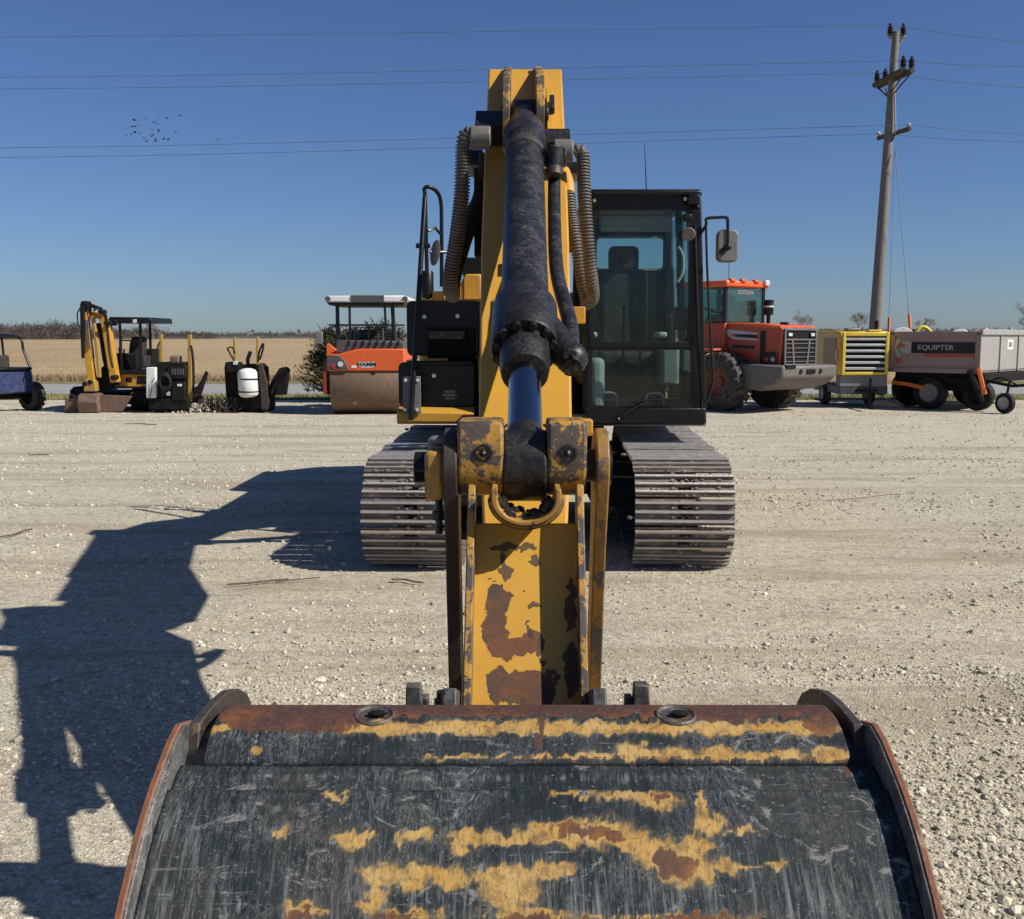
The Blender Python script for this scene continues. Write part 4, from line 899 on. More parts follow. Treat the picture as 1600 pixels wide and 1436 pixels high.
# ================================================================== bucket (held by the machine: its own part tree)
def bucket_mat():
    t=NT('scratched_bucket_paint'); y,r,w_=paint_split(t)
    at=t.n('ShaderNodeAttribute'); at.attribute_name='suv'; uv=at.outputs['Vector']
    st=t.noise(t.map(uv,(95,7,1)),1.0,6,.7,.25)          # streaks worn along the digging direction
    st2=t.noise(t.map(uv,(260,26,1)),1.0,4,.7)
    bl=t.noise(uv,9,7,.65,.5); fn=t.noise(uv,120,6,.7); med=t.noise(uv,34,7,.72,.8)
    c=t.mix(t.step(bl,.35,.65),(.007,.012,.014),(.017,.025,.028))
    low=t.step(w_,-.8,.8)
    c=t.mix(t.math('MULTIPLY',t.step(st,.50,.72),t.math('MULTIPLY_ADD',low,.85,.10)),c,(.20,.21,.205))
    c=t.mix(t.math('MULTIPLY',t.step(st2,.60,.74),t.math('MULTIPLY_ADD',low,.8,.22)),c,(.34,.335,.31))
    c=t.mix(t.step(med,.60,.72,0,.55),c,(.13,.135,.125)); blt=t.noise(t.map(uv,(14,22,1)),1.0,8,.82,1.0); c=t.mix(t.step(blt,.57,.62,0,.85),c,(.21,.21,.195)); hl=t.noise(t.map(uv,(3,70,1)),1.0,6,.75,.4); c=t.mix(t.step(hl,.63,.68,0,.6),c,(.26,.26,.24)); c=t.mix(t.step(hl,.36,.30,0,.7),c,(.004,.006,.008))
    c=t.mix(t.step(fn,.62,.70,0,.8),c,(.34,.33,.30))
    c=t.mix(t.math('MULTIPLY',t.step(t.noise(uv,3.2,5,.6),.52,.7),.35),c,(.10,.085,.06))
    sv=t.noise(t.map(uv,(60,34,1)),1.0,6,.78,.5); sl_=t.step(t.math('ABSOLUTE',t.math('SUBTRACT',sv,.5)),.005,.02,1,0)
    c=t.mix(t.math('MULTIPLY',t.math('MULTIPLY',sl_,t.step(t.noise(uv,11,4),.50,.64)),.45),c,(.24,.24,.23))
    sv=t.noise(t.map(uv,(95,13,1)),1.0,5,.75,.3); sl_=t.step(t.math('ABSOLUTE',t.math('SUBTRACT',sv,.5)),.004,.014,1,0)
    c=t.mix(t.math('MULTIPLY',t.math('MULTIPLY',sl_,t.step(t.noise(uv,5,4),.4,.6)),.6),c,(.22,.22,.21))
    ns=t.math('ADD',t.math('MULTIPLY',t.math('SUBTRACT',t.noise(t.map(uv,(75,24,1)),1.0,9,.85,.8),.5),2.3),t.math('MULTIPLY',t.math('SUBTRACT',med,.5),2.4))
    ym=t.math('MULTIPLY',t.step(t.math('ADD',y,ns),-.05,.45),t.step(t.noise(t.map(uv,(150,40,1)),1.0,6,.8),.30,.48)); yc=t.mix(t.step(bl,.35,.65),(.44,.235,.045),(.50,.34,.13)); yc=t.mix(t.step(med,.48,.62,0,.85),yc,(.20,.115,.04))
    c=t.mix(t.math('MULTIPLY',t.step(t.math('ADD',y,ns),-.9,.1),.35),c,(.15,.12,.075)); c=t.mix(t.math('MULTIPLY',ym,.93),c,yc)
    rm=t.step(t.math('ADD',r,t.math('MULTIPLY',ns,.7)),.0,.25); rc=t.mix(t.step(med,.4,.6),(.10,.036,.016),(.24,.09,.022)); upz=t.n('ShaderNodeSeparateXYZ'); t.ln(uv,upz.inputs[0]); rc=t.mix(t.step(t.math('ADD',t.noise(uv,5,5,.6),t.step(r,.55,1.0,0,.12)),.40,.60,.25,.95),rc,(.068,.034,.029)); rc=t.mix(t.step(fn,.55,.68,0,.6),rc,(.20,.13,.09))
    c=t.mix(t.math('MULTIPLY',rm,.92),c,rc)
    c=t.mix(t.step(st2,.66,.78,0,.5),c,(.28,.25,.2))
    ro=t.step(fn,.3,.7,.55,.85)
    h=t.math('ADD',t.math('MULTIPLY',ym,-.35),t.math('ADD',t.math('MULTIPLY',med,.6),t.math('MULTIPLY',st,.4)))
    return t.bsdf(c,ro,0,t.bump(h,.35,.006),spec=.22)
Mbkt=bucket_mat()
Mbks=surf('bucket_side_paint',(.014,.019,.022),.5,grime=.45,gcol=(.13,.125,.11),gsc=9,chip=.2,ccol=(.16,.15,.13),csc=18,edge=.4,ecol=(.14,.055,.02),bump=.5)
Mbke=surf('bucket_side_scoured',(.045,.05,.05),.5,grime=.5,gcol=(.17,.165,.15),gsc=10,chip=.3,ccol=(.03,.035,.038),csc=16,edge=.4,ecol=(.14,.06,.03),bump=.6,scuff=.8,scol=(.33,.32,.3),ssc=14)
Mbki=surf('bucket_inner_scoured',(.06,.065,.065),.5,grime=.5,gcol=(.17,.165,.15),gsc=10,chip=.2,ccol=(.03,.035,.038),csc=16,bump=.6,scuff=.8,scol=(.33,.32,.3),ssc=14)
Mrust=surf('rusty_edge_steel',(.24,.075,.02),.8,grime=.45,gcol=(.09,.04,.022),gsc=14,chip=.2,ccol=(.16,.10,.07),csc=22,edge=.3,ecol=(.3,.22,.17),bump=1.0,fine=50)
Mear=surf('worn_ear_steel',(.026,.023,.021),.6,.1,grime=.35,gcol=(.075,.06,.04),gsc=11,chip=.3,ccol=(.09,.065,.035),csc=16,edge=.4,ecol=(.13,.10,.075),bump=.8)
BK=obj  # alias kept short
bx=.026
roll=[(2.0,.90),(1.93,.98),(1.89,1.003),(1.86,1.011),(1.80,1.012),(1.765,1.003),(1.735,.988),(1.716,.972),(1.707,.962)]
def on_plate(px,py,X):                              # where the plate at this X is seen through a photo point
    d=X*FPX/(px-800); u=-(py-718)/FPX*d; return (d*CT+u*ST, CAMH+u*CT-d*ST)
arc=[on_plate(x,y,.646) for x,y in ((1352,1128),(1372,1134),(1386,1158),(1402,1196),(1418,1236),(1432,1276),(1446,1322),(1458,1368),(1468,1405),(1476,1440))]
arc+=[(1.39,.74),(1.375,.62),(1.39,.48)]
def off(i,d):
    n=len(arc); a=Vector(arc[max(0,i-1)]); b=Vector(arc[min(n-1,i+1)]); t_=(b-a).normalized(); nn=Vector((t_.y,-t_.x))
    if nn.dot(Vector(arc[i])-Vector((1.9,.5)))<0: nn=-nn
    q_=Vector(arc[i])+nn*d; return (q_.x,q_.y)
main=[p for p in (off(i,-.034) for i in range(3,len(arc)))]
while proj((0,)+main[0])[1] < 1233: main[0]=(main[0][0]+(main[1][0]-main[0][0])*.05, main[0][1]+(main[1][1]-main[0][1])*.05)
main=main+[(1.50,.40),(1.65,.34),(1.9,.32)]
shelf=[(1.7085,.9605),(1.690,.957),(main[0][0]+.004,main[0][1]-.010)]
print('MAIN',[(round(a,3),round(b,3),round(proj((0,a,b))[1])) for a,b in main])
pat=[('y',325+x*11,1136,18,9) for x in range(0,3)]+[('y',x,1137,34,11) for x in range(560,1310,26)]+[('y',x,1183,40,4) for x in range(700,1330,40)]+[('y',x,1176,26,11) for x in (1010,1060,1120,1290)]+[('y',x,1180,26,8) for x in (940,1180,1235,1310)]+[('y',985,1172,24,14),('y',400,1171,10,7)]
pat+=[('w',x,1150,40,8) for x in (360,480,620,700,900,1200)]
pat+=[('r',x,1108,30,13) for x in range(360,1310,26)]+[('r',420,1126,75,20),('r',500,1128,70,18),('r',370,1118,30,12),('r',580,1108,30,10),('r',1285,1130,35,18),('r',1130,1118,60,12)]+[('r',x,1186,30,2.5) for x in range(820,1330,40)]+[('r',846,1140,5,34),('r',838,1160,4,18)]
mp=[('y',530,1244,26,7),('y',985,1243,60,9),('y',1030,1253,36,12),('y',900,1240,40,4),('y',1100,1262,9,28),('y',1108,1290,28,16),('y',1160,1299,26,9),('y',550,1314,28,13),('y',575,1306,18,11),('y',655,1301,22,14),('y',628,1310,10,16),('y',740,1308,50,14),('y',800,1312,50,12),('y',720,1325,18,14),('y',860,1302,50,15),('y',920,1302,72,24),('y',985,1312,40,18),('y',1020,1330,36,26),('y',1065,1350,48,36),('y',1100,1362,26,18),('y',1085,1325,30,20),('y',1138,1352,26,12),('y',1170,1353,20,7),('y',1215,1352,16,8),('y',436,1300,14,9),
    ('y',600,1367,42,18),('y',660,1362,40,17),('y',700,1370,34,20),('y',640,1385,28,12),('y',790,1368,60,16),('y',850,1360,38,14),('y',880,1358,18,13),('y',800,1395,50,26),('y',590,1400,18,18),('y',570,1420,16,16),
    ('y',470,1424,36,16),('y',640,1430,60,12),('y',820,1430,80,10),('y',1000,1434,180,7),('y',1140,1436,60,6),
    ('r',905,1298,44,13),('r',960,1306,28,9),('r',1060,1355,34,20),('r',1040,1340,18,10),('r',470,1430,28,12),('r',620,1432,40,9),('r',840,1436,110,7),('r',1100,1436,120,6),('r',1030,1246,16,6),('r',1150,1292,8,3)]
mp+=[('w',700,1440,420,90),('w',1150,1420,260,90),('w',500,1430,200,60),('w',820,1400,120,60),('w',330,1290,160,10),('w',700,1238,120,5),('w',1130,1239,200,4),('w',420,1262,140,6),('w',270,1400,60,200)]
SHX=-(.56)
BKT=gridsheet('bucket', roll, -.565,.565, 300, Mbkt, pat, EX, .02, (5,9), cx=bx, taper=lambda Y,z: 1.0)
BKT['label']='wide dark green bucket with scraped yellow and rusty patches'
gridsheet('bucket_shelf', shelf, -.603,.603, 200, Mbkt, [('r',1325,1200,8,20),('w',800,1215,500,6)], BKT, .02, (5,6), cx=bx)
gridsheet('wear_plate', main, -.603,.603, 340, Mbkt, mp, BKT, .018, (16,14), cx=bx)
# end of wear plate: closing rim behind it and body of the shell between the sides
side=[(2.16,.80),(2.13,.955),(2.08,.992),(2.02,1.0),(1.95,.995),(1.88,.975),(1.80,.962),(1.757,.945)]
inner=[(1.98,.91),(1.90,.97),(1.86,.985),(1.80,.988),(1.755,.972),(1.725,.945)]
_old=[(1.98,.93),(1.90,.955),(1.84,.975),(1.78,.965),(1.74,.945),(1.66,.93),(1.62,.915),(1.575,.885),(1.53,.835),(1.495,.76),(1.48,.68),(1.485,.55),(1.6,.42),(1.9,.38)]
mb=MB()
for Y,z in inner: mb.v += [(bx-.612,Y,z),(bx+.612,Y,z)]
for i in range(len(inner)-1): mb.f.append((2*i,2*i+1,2*i+3,2*i+2))
o=obj('shell',mb,Mbki,BKT,smooth=60); sm=o.modifiers.new('t','SOLIDIFY'); sm.thickness=.015; sm.offset=1
earp=[on_plate(x,y,.628) for x,y in ((1254,1112),(1257,1096),(1264,1083),(1277,1076),(1293,1079),(1310,1091),(1328,1109),(1347,1131))]
ear=[(2.22,.70)]+[(min(p[0],2.2),p[1]) for p in earp]+[(1.74,.93),(1.74,.7)]
for s in (-1,1):
    def xr(a,b): return (bx+s*a, bx+s*b) if s>0 else (bx+s*b, bx+s*a)
    mb=MB(); mb.prism(ear,*xr(.586,.604)); obj('side_ear',mb,Mear,BKT,bevel=.002)
    mb=MB(); mb.prism(arc+[(1.5,.38),(1.9,.36),(1.9,.8),(arc[0][0]+.02,.9)],*xr(.604,.617)); sp_=obj('side_plate',mb,Mbke,BKT,bevel=.002)
    mb=MB(); n=len(arc)
    mb.prism([off(i,.003) for i in range(n)]+[off(i,-.04) for i in range(n)][::-1], *xr(.609,.621)); obj('cutting_edge_rim',mb,Mrust,sp_,bevel=.002)
# sockets
# two recessed lifting sockets in the roll
for px in (585,1056):
    c=pt(px,1116,1.812)+Vector((0,0,.003)); nrm=Vector((0,-.12,.99)).normalized()
    q=MB(); q.lathe(c+nrm*-.006,nrm,[(-.012,.0385),(.002,.038),(.005,.035),(.0035,.031),(.001,.029),(.0015,.0)],28,False); o=obj('lifting_socket',q,Mbks,BKT)
    q=MB(); q.ball(c+nrm*.001+Vector((.006,-.006,0)),.014,10,(1.3,.8,.4)); obj('socket_hole_shade',q,Mund,o)  # dark mound painted in for the shade inside the open socket
# hinge ears behind the roll: lug plates and bolts seen over the top edge
for px0,px1,top in ((630,657,1073),(986,1014,1071)):
    a=pt(px0,1110,2.0); b=pt(px1,top,2.0); q=MB(); q.prism([(a.x,a.z-.1),(b.x+.012,a.z-.1),(b.x,b.z),(a.x+.006,b.z)],2.0,2.03,'y'); obj('bucket_lug',q,Mbks,BKT,bevel=.003)
for px0,px1,top in ((657,670,1088),(976,988,1088)):
    a=pt(px0,1110,2.02); b=pt(px1,top,2.02); q=MB(); q.box(a.x,b.x,2.01,2.04,a.z-.1,b.z); obj('lug_rib',q,Mbks,BKT,bevel=.003)
q=MB(); q.cyl(pt(690,1110,2.05),pt(690,1080,2.05),.011,8); q.cyl(pt(690,1110,2.05),pt(690,1092,2.05),.016,8); obj('lug_bolt',q,Mgrs,BKT)
for s in (-1,1):
    q=MB(); q.prism([(1.9,.75),(2.05,.98),(2.25,.9),(2.35,.55),(2.2,.35),(1.9,.4)],bx+s*.155-.015,bx+s*.155+.015); obj('hinge_plate',q,Mbks,BKT,bevel=.004)
q=MB(); q.cyl((bx-.18,2.17,.80),(bx+.18,2.17,.80),.035,16); q.cyl((bx-.18,2.42,.44),(bx+.18,2.42,.44),.035,16); obj('bucket_pin',q,Mgrs,BKT)
# ================================================================== machines parked along the back of the yard
Morg = surf('orange_paint', (.72,.105,.018), .38, grime=.12, gcol=(.35,.16,.08), var=.2)
Mred2 = surf('red_orange_with_shade', (.40,.05,.016), .4, grime=.15, gcol=(.3,.14,.08), var=.2)  # shade of the loader's unlit sides is mixed into this red-orange
Mhub = surf('dusty_red_hub_in_shade', (.20,.028,.012), .6, grime=.4, gcol=(.14,.09,.07))  # red darkened to hold the hub's shade; the grime is dust
Mgry2 = surf('dark_grey_cover', (.055,.055,.057), .55, grime=.25, gcol=(.14,.13,.12))
Mcwt = surf('grey_counterweight', (.115,.105,.098), .6, grime=.3, gcol=(.19,.165,.135), gsc=2)
Mdrum = surf('rusty_drum_steel', (.20,.125,.075), .6, .15, grime=.5, gcol=(.13,.085,.055), gsc=3, chip=.2, ccol=(.26,.18,.12), csc=6, bump=.6)
Mblue = surf('blue_paint', (.008,.028,.11), .3, grime=.15)
Mnavy = surf('navy_paint', (.015,.025,.05), .45, grime=.2)
Mlem = surf('lemon_paint', (.80,.58,.06), .4, grime=.1, var=.12)
Mmustard = surf('mustard_paint', (.42,.25,.035), .45, grime=.2)
Mtrl = surf('taupe_trailer_paint', (.30,.21,.185), .5, grime=.25, gcol=(.22,.18,.16), var=.15)
Malu = surf('grey_sheet_metal', (.40,.39,.365), .5, .2, grime=.3, gcol=(.3,.27,.22), gsc=2, bump=.2)
Mtank = surf('white_tank_paint', (.80,.79,.76), .4, grime=.1)
Mrust2 = surf('rusty_blade', (.13,.065,.045), .7, grime=.4, gcol=(.2,.14,.10), gsc=4)
Mgril = surf('grille_grey', (.11,.115,.12), .45, grime=.2)
Mwin = glass('loader_glass', (.55,.75,.72), .6, .02, .10)
Mora2 = plain('orange_plastic', (.75,.17,.015), .4)

def Q(name, pts, Y, dep, m, parent, bev=.01, **k):  # slab whose front face has the outline of these photo points at depth Y
    mb = MB(); P_ = [pt(x,y,Y) for x,y in pts]; mb.prism([(p.x,p.z) for p in P_], Y, Y+dep, 'y'); return obj(name, mb, m, parent, bevel=bev, **k)
def QB(name, x0,y0,x1,y1, Y, dep, m, parent, bev=.01, **k): return Q(name, [(x0,y1),(x1,y1),(x1,y0),(x0,y0)], Y, dep, m, parent, bev, **k)
def QT(name, pts, r, m, parent, sm=True, **k):      # tube through (px,py,Y)
    mb = MB(); P_ = [pt(*p) for p in pts]
    if sm and len(P_) > 2: mb.path(P_, r, 8, 5)
    else: mb.tube(P_, r, 8)
    return obj(name, mb, m, parent, **k)
def wheel(parent, c, r, w_, ax_, rimm, lugs=0, tm=None, name='tyre', rimr=.55, local=True):
    c = Vector(c); ax_ = Vector(ax_).normalized(); mb = MB(); h = w_/2
    mb.lathe(c-ax_*h, ax_, [(0,r*rimr),(0,r*.86),(w_*.10,r*.95),(w_*.22,r*.985),(w_*.78,r*.985),(w_*.9,r*.95),(w_,r*.86),(w_,r*rimr)], 32, False)
    if lugs:
        up = Vector((0,0,1)); f_ = ax_.cross(up).normalized()
        for i in range(lugs):
            for s in (-1,1):
                a = 2*PI*(i+(.5 if s > 0 else 0))/lugs; da = .42*2*PI/lugs
                def P_(an, off_, rr): return c + (f_*math.cos(an)+up*math.sin(an))*rr + ax_*off_
                v = []
                for rr in (r*.93, r*1.05):
                    v += [P_(a-da,s*h*1.0,rr*.97),P_(a+da*.7,s*h*1.0,rr*.97),P_(a+da*1.6,s*h*.04,rr),P_(a+da*.1,s*h*.04,rr)]
                fs = [(0,1,2,3),(7,6,5,4),(0,4,5,1),(1,5,6,2),(2,6,7,3),(3,7,4,0)]
                if s < 0: fs = [t_[::-1] for t_ in fs]
                mb.add(v, fs)
    t_ = obj(name, mb, tm or Mtyr, parent, local=local)
    q = MB(); q.lathe(c-ax_*h*.96, ax_, [(0,r*rimr*1.02),(w_*.05,r*rimr*.95),(w_*.25,r*rimr*.8),(w_*.30,r*.2),(w_*.22,r*.18),(w_*.22,.0)], 24, False)
    q.lathe(c+ax_*h*.96, -ax_, [(0,r*rimr*1.02),(w_*.05,r*rimr*.95),(w_*.25,r*rimr*.8),(w_*.30,r*.2),(w_*.22,r*.18),(w_*.22,.0)], 24, False)
    obj('rim', q, rimm, t_, local=local); return t_

# ---- tandem roller
Y0 = 22.7
RO = thing('road_roller', 'orange and grey road roller with white canopy behind the toolbox side', 'roller', (pt(572,645,Y0).x, Y0+1.5, 0))
q = MB(); c0 = pt(515,600,Y0).x; c1 = pt(632,600,Y0).x; rd = .62
q.lathe((c0,Y0+rd,rd),(1,0,0),[(0,rd-.06),(.0,rd-.01),(.02,rd),(c1-c0-.02,rd),(c1-c0,rd-.01),(c1-c0,rd-.06)],56); obj('drum', q, Mdrum, RO)
q = MB(); q.lathe((c0+.05,Y0+2.9,rd),(1,0,0),[(0,rd),(c1-c0-.1,rd)],40); obj('drum', q, Mdrum, RO)
for xa in (509,633):
    a = pt(xa,600,Y0+.3).x; q = MB(); q.prism([(Y0+.15,.45),(Y0+.15,.95),(Y0+.5,1.2),(Y0+1.6,1.2),(Y0+1.6,.9),(Y0+.9,.4)], a-.03, a+.05); obj('drum_yoke', q, Morg if xa < 520 else Mblk, RO, bevel=.01)
Q('scraper_beam', [(514,590),(632,590),(632,578),(514,576)], Y0+.12,.25, Mgry2, RO)
Q('scraper_strip', [(514,593),(632,592),(632,590),(514,590)], Y0+.10,.05, Mmustard, RO, .002)
Q('body', [(511,580),(632,580),(632,545),(560,545),(530,553),(510,553)], Y0+.05,1.9, Morg, RO, .03)
Q('headlamp_pod', [(511,578),(545,578),(538,562),(530,556),(511,555)], Y0+.0,.3, Mgry2, RO, .015)
for x,y,m_,r_ in ((521,571,Mred,.045),(532,569,Mlens,.06)):
    q = MB(); c = pt(x,y,Y0); q.cyl(c+Vector((0,-.02,0)), c+Vector((0,.05,0)), r_, 14); obj('headlamp', q, m_, RO)
Q('hood', [(522,553),(632,556),(632,533),(525,531)], Y0+.25,1.5, Mgry2, RO, .04)
for i in range(8): QT('hood_rib', [(546+i*11,532,Y0+.24),(545+i*11,541,Y0+.22)], .02, Mblk, RO, False)
Q('side_fin', [(510,556),(526,547),(512,536),(510,538)], Y0+.15,.12, Morg, RO, .01)
text('HAMM', .115, Mblk, RO, Matrix.Translation(pt(573,569.5,Y0+.045)-Vector((pt(572,645,Y0).x,Y0+1.5,0))) @ UPR, 'brand_lettering', .004, sx=1.25)
Q('badge_plate', [(560,570),(564,575),(582,575),(587,570),(586,565.5),(561,565.5)], Y0+.046,.012, Mlgr, RO, .001)
QB('licence_tag', 549,571,557,575, Y0+.04,.015, Mwht, RO, .001)
Q('canopy', [(512,472),(632,472),(637,468),(636,463),(630,461.5),(512,462),(507,465),(507,470)], Y0+.2,2.0, Mtank, RO, .03)
QB('canopy_centre', 548,461.3,600,471.8, Y0+.18,.06, Mgry2, RO, .01)
Q('canopy_underside', [(514,477),(630,477),(634,471),(509,471)], Y0+.25,1.9, Mblk, RO, .02)
for x in (512,633):
    q = MB(); c = pt(x,467,Y0+.18); q.cyl(c+Vector((0,-.02,0)), c+Vector((0,.03,0)), .06, 12); obj('canopy_lamp', q, Mgry2, RO)
for x,dy in ((527,.5),(613,.5),(546,1.9),(601,1.9)):
    QT('canopy_post', [(x,475,Y0+dy),(x+(1 if x<570 else 3),532,Y0+dy)], .045 if dy<1 else .03, Mblk if dy<1 else Mgry2, RO, False)
QT('guard_rail', [(514,508,Y0+.6),(632,508,Y0+.6)], .022, Mgry2, RO, False)
for x in (603,617): QT('rail_post', [(x,508,Y0+.6),(x+1,532,Y0+.6)], .03, Mgry2, RO, False)
for i in range(6): QT('grille_bar', [(554,512+i*3.6,Y0+.9),(598,512+i*3.6,Y0+.9)], .012, Mgry2, RO, False)
for x in (554,576,598): QT('grille_post', [(x,510,Y0+.9),(x,532,Y0+.9)], .022, Mgry2, RO, False)
QB('wing_mirror', 492,518,504,538, Y0+.3,.06, Mmir, RO, .02); QT('mirror_bracket', [(504,522,Y0+.35),(513,513,Y0+.4),(527,510,Y0+.5)], .015, Mblk, RO)
QB('seat', 560,515,590,530, Y0+1.3,.3, Mblk, RO, .05)
QT('body_handle', [(580,581,Y0+.1),(584,584,Y0+.05),(590,581,Y0+.1)], .012, Mblk, RO)

# ---- mini excavator
Y0 = 23.4
ME = thing('mini_excavator', 'yellow mini excavator with black canopy and folded arm beside the white panel machine', 'excavator', (pt(190,645,Y0).x, Y0+.6, 0))
def track_small(px0, px1, Y, L, name, parent, r=.27, m=None):
    a = pt(px0,620,Y).x; b = pt(px1,620,Y).x; q = MB(); prof = []
    for k in range(11): an = PI/2+PI*k/10; prof.append((Y+r+r*math.cos(an), r+r*math.sin(an)))
    for k in range(11): an = -PI/2+PI*k/10; prof.append((Y+L-r+r*math.cos(an), r+r*math.sin(an)))
    q.prism(prof, a, b); 
    for k in range(22):
        f_ = k/22*(2*(L-2*r)+2*PI*r); 
        if f_ < L-2*r: c=(Y+r+f_, 2*r, 0)
        elif f_ < L-2*r+PI*r: an=(f_-(L-2*r))/r; c=(Y+L-r+r*math.sin(an), r+r*math.cos(an), an)
        elif f_ < 2*(L-2*r)+PI*r: c=(Y+L-r-(f_-(L-2*r)-PI*r), 0, 0)
        else: an=(f_-2*(L-2*r)-PI*r)/r; c=(Y+r-r*math.sin(an), r-r*math.cos(an), -an)
        M = Matrix.Translation((0,c[0],c[1])) @ Matrix.Rotation(-c[2] if c[2] else 0, 4, 'X')
        q.box(a-.004,b+.004,-.02,.02,-.02,.02,M)
    return obj(name, q, m or Mrub, parent)
track_small(108,136,Y0+.5,1.9,'track',ME); track_small(203,231,Y0+.5,1.9,'track',ME)
QB('undercarriage', 136,612,203,632, Y0+.8,1.1, Mund, ME)
Q('blade', [(130,645),(190,643),(206,619),(150,617)], Y0+.05,.10, Mrust2, ME, .01); QT('blade_arm', [(170,628,Y0+.2),(172,622,Y0+.9)], .06, Mund, ME, False); QT('blade_arm', [(190,626,Y0+.2),(192,620,Y0+.9)], .06, Mund, ME, False)
Q('house', [(176,606),(231,606),(231,584),(176,583)], Y0+.55,1.5, Myel, ME, .04)
Q('house_front_edge', [(176,607),(231,607),(231,604),(176,604)], Y0+.53,.06, Mblk, ME, .005)
QB('floor', 172,578,236,584, Y0+.5,1.4, Mblk, ME)
QB('cowl', 176,552,214,580, Y0+.7,.35, Mund, ME, .03)
Q('seat', [(198,572),(224,572),(225,530),(222,526),(206,526),(202,535)], Y0+1.1,.25, Mseat, ME, .04); QB('seat_base', 196,556,226,574, Y0+.8,.45, Mseat, ME, .03)
QT('control_lever', [(187,556,Y0+.75),(186,543,Y0+.7)], .02, Mblk, ME, False); QT('control_lever', [(193,556,Y0+.8),(194,546,Y0+.75)], .02, Mblk, ME, False)
Q('canopy', [(168,505),(237,505),(235,496),(170,495)], Y0+.35,1.5, Mblk, ME, .03)
for x,b_ in ((187,190),(219,220),(234,236)): QT('canopy_post', [(x,503,Y0+(.45 if x<230 else 1.6)),(b_,580,Y0+(.6 if x<230 else 1.6))], .035, Mblk, ME, False)
QT('cross_bar', [(190,532,Y0+.55),(220,532,Y0+.55)], .015, Mblk, ME, False)
QB('side_panel', 220,545,238,575, Y0+1.3,.5, Mund, ME, .02); QB('beacon', 207,499,213,505, Y0+.33,.05, Mlens, ME, .01); QB('canopy_lamp', 172,500,182,509, Y0+.33,.08, Mblk, ME, .02)
bm = MB()
def strip(pts, w0, w1, Y, dep, name, m, parent=None, bev=.01):     # tapered beam along photo points
    P_ = [pt(x,y,Y) for x,y in pts]; n = len(P_); L_=[];R_=[]
    for i,p in enumerate(P_):
        t_=(P_[min(i+1,n-1)]-P_[max(i-1,0)]); t_=Vector((t_.x,t_.z)).normalized(); nn=Vector((-t_.y,t_.x)); w_=(w0+(w1-w0)*i/(n-1))/2
        L_.append((p.x+nn.x*w_,p.z+nn.y*w_)); R_.append((p.x-nn.x*w_,p.z-nn.y*w_))
    mb=MB(); mb.prism(L_+R_[::-1],Y,Y+dep,'y'); return obj(name,mb,m,parent or ME,bevel=bev)
strip([(178,598),(174,575),(168,535),(163,505),(156,493),(140,492),(134,490)], .17,.16, Y0+.25,.22,'boom',Myel)
strip([(171,596),(163,560),(157,520),(152,505)], .11,.10, Y0+.40,.12,'boom_cylinder',Mblk)
strip([(131,480),(132,515),(137,560),(142,597)], .13,.16, Y0+.05,.18,'arm',Myel)
strip([(143,492),(148,520),(152,560),(154,590)], .07,.07, Y0+.10,.10,'arm_side',Mmustard)
strip([(128,475),(128,520),(129,560)], .10,.06, Y0+.0,.08,'bucket_cylinder',Mblk)
strip([(133,474),(148,480),(158,483)], .09,.07, Y0+.1,.10,'arm_cylinder',Mblk)
Q('arm_head', [(124,487),(138,487),(137,471),(133,470),(126,471)], Y0+.04,.2, Mund, ME, .01)
for x_,y_ in ((131,474),(157,487),(166,505),(141,597),(132,600),(176,590)):
    q=MB(); c=pt(x_,y_,Y0+.02); q.cyl(c+Vector((0,-.02,0)),c+Vector((0,.25,0)),.055,12); obj('pivot_pin',q,Mund,ME,bevel=.005)
strip([(134,500),(136,520),(139,545)],.05,.04,Y0+.0,.05,'cylinder_rod',Mchr)
QT('hose', [(146,486,Y0+.05),(152,482,Y0+.05),(162,490,Y0+.1),(167,512,Y0+.12),(170,545,Y0+.15),(176,575,Y0+.2)], .022, Mrub, ME)
QT('hose', [(136,484,Y0),(139,505,Y0),(143,530,Y0+.05),(147,560,Y0+.05)], .016, Mrub, ME)
QB('house_vent', 214,588,228,600, Y0+.54,.02, Mund, ME, .004); QB('house_label', 196,590,206,597, Y0+.54,.02, Mund, ME, .003)
QT('hose', [(126,480,Y0),(121,490,Y0-.02),(122,505,Y0),(127,515,Y0)], .015, Mrub, ME); QT('hose', [(158,484,Y0+.1),(166,492,Y0+.1),(169,520,Y0+.15),(172,560,Y0+.2)], .018, Mrub, ME)
Q('boom_foot', [(152,608),(182,606),(180,580),(174,570),(160,572),(150,590)], Y0+.35,.3, Mund, ME, .02)
Q('bucket_link', [(130,612),(150,612),(148,594),(132,592)], Y0+.02,.2, Mmustard, ME, .02)
q=MB(); a=pt(122,645,Y0-.1); b=pt(152,612,Y0-.1); q.prism([(Y0-.1,.02),(Y0-.15,.25),(Y0-.05,.42),(Y0+.2,.46),(Y0+.35,.3),(Y0+.3,.1),(Y0+.1,.0)],a.x,b.x); obj('bucket',q,Mrust2,ME,bevel=.02)
QB('blade_plate', 101,622,121,645, Y0+.15,.08, Mrust2, ME, .01)

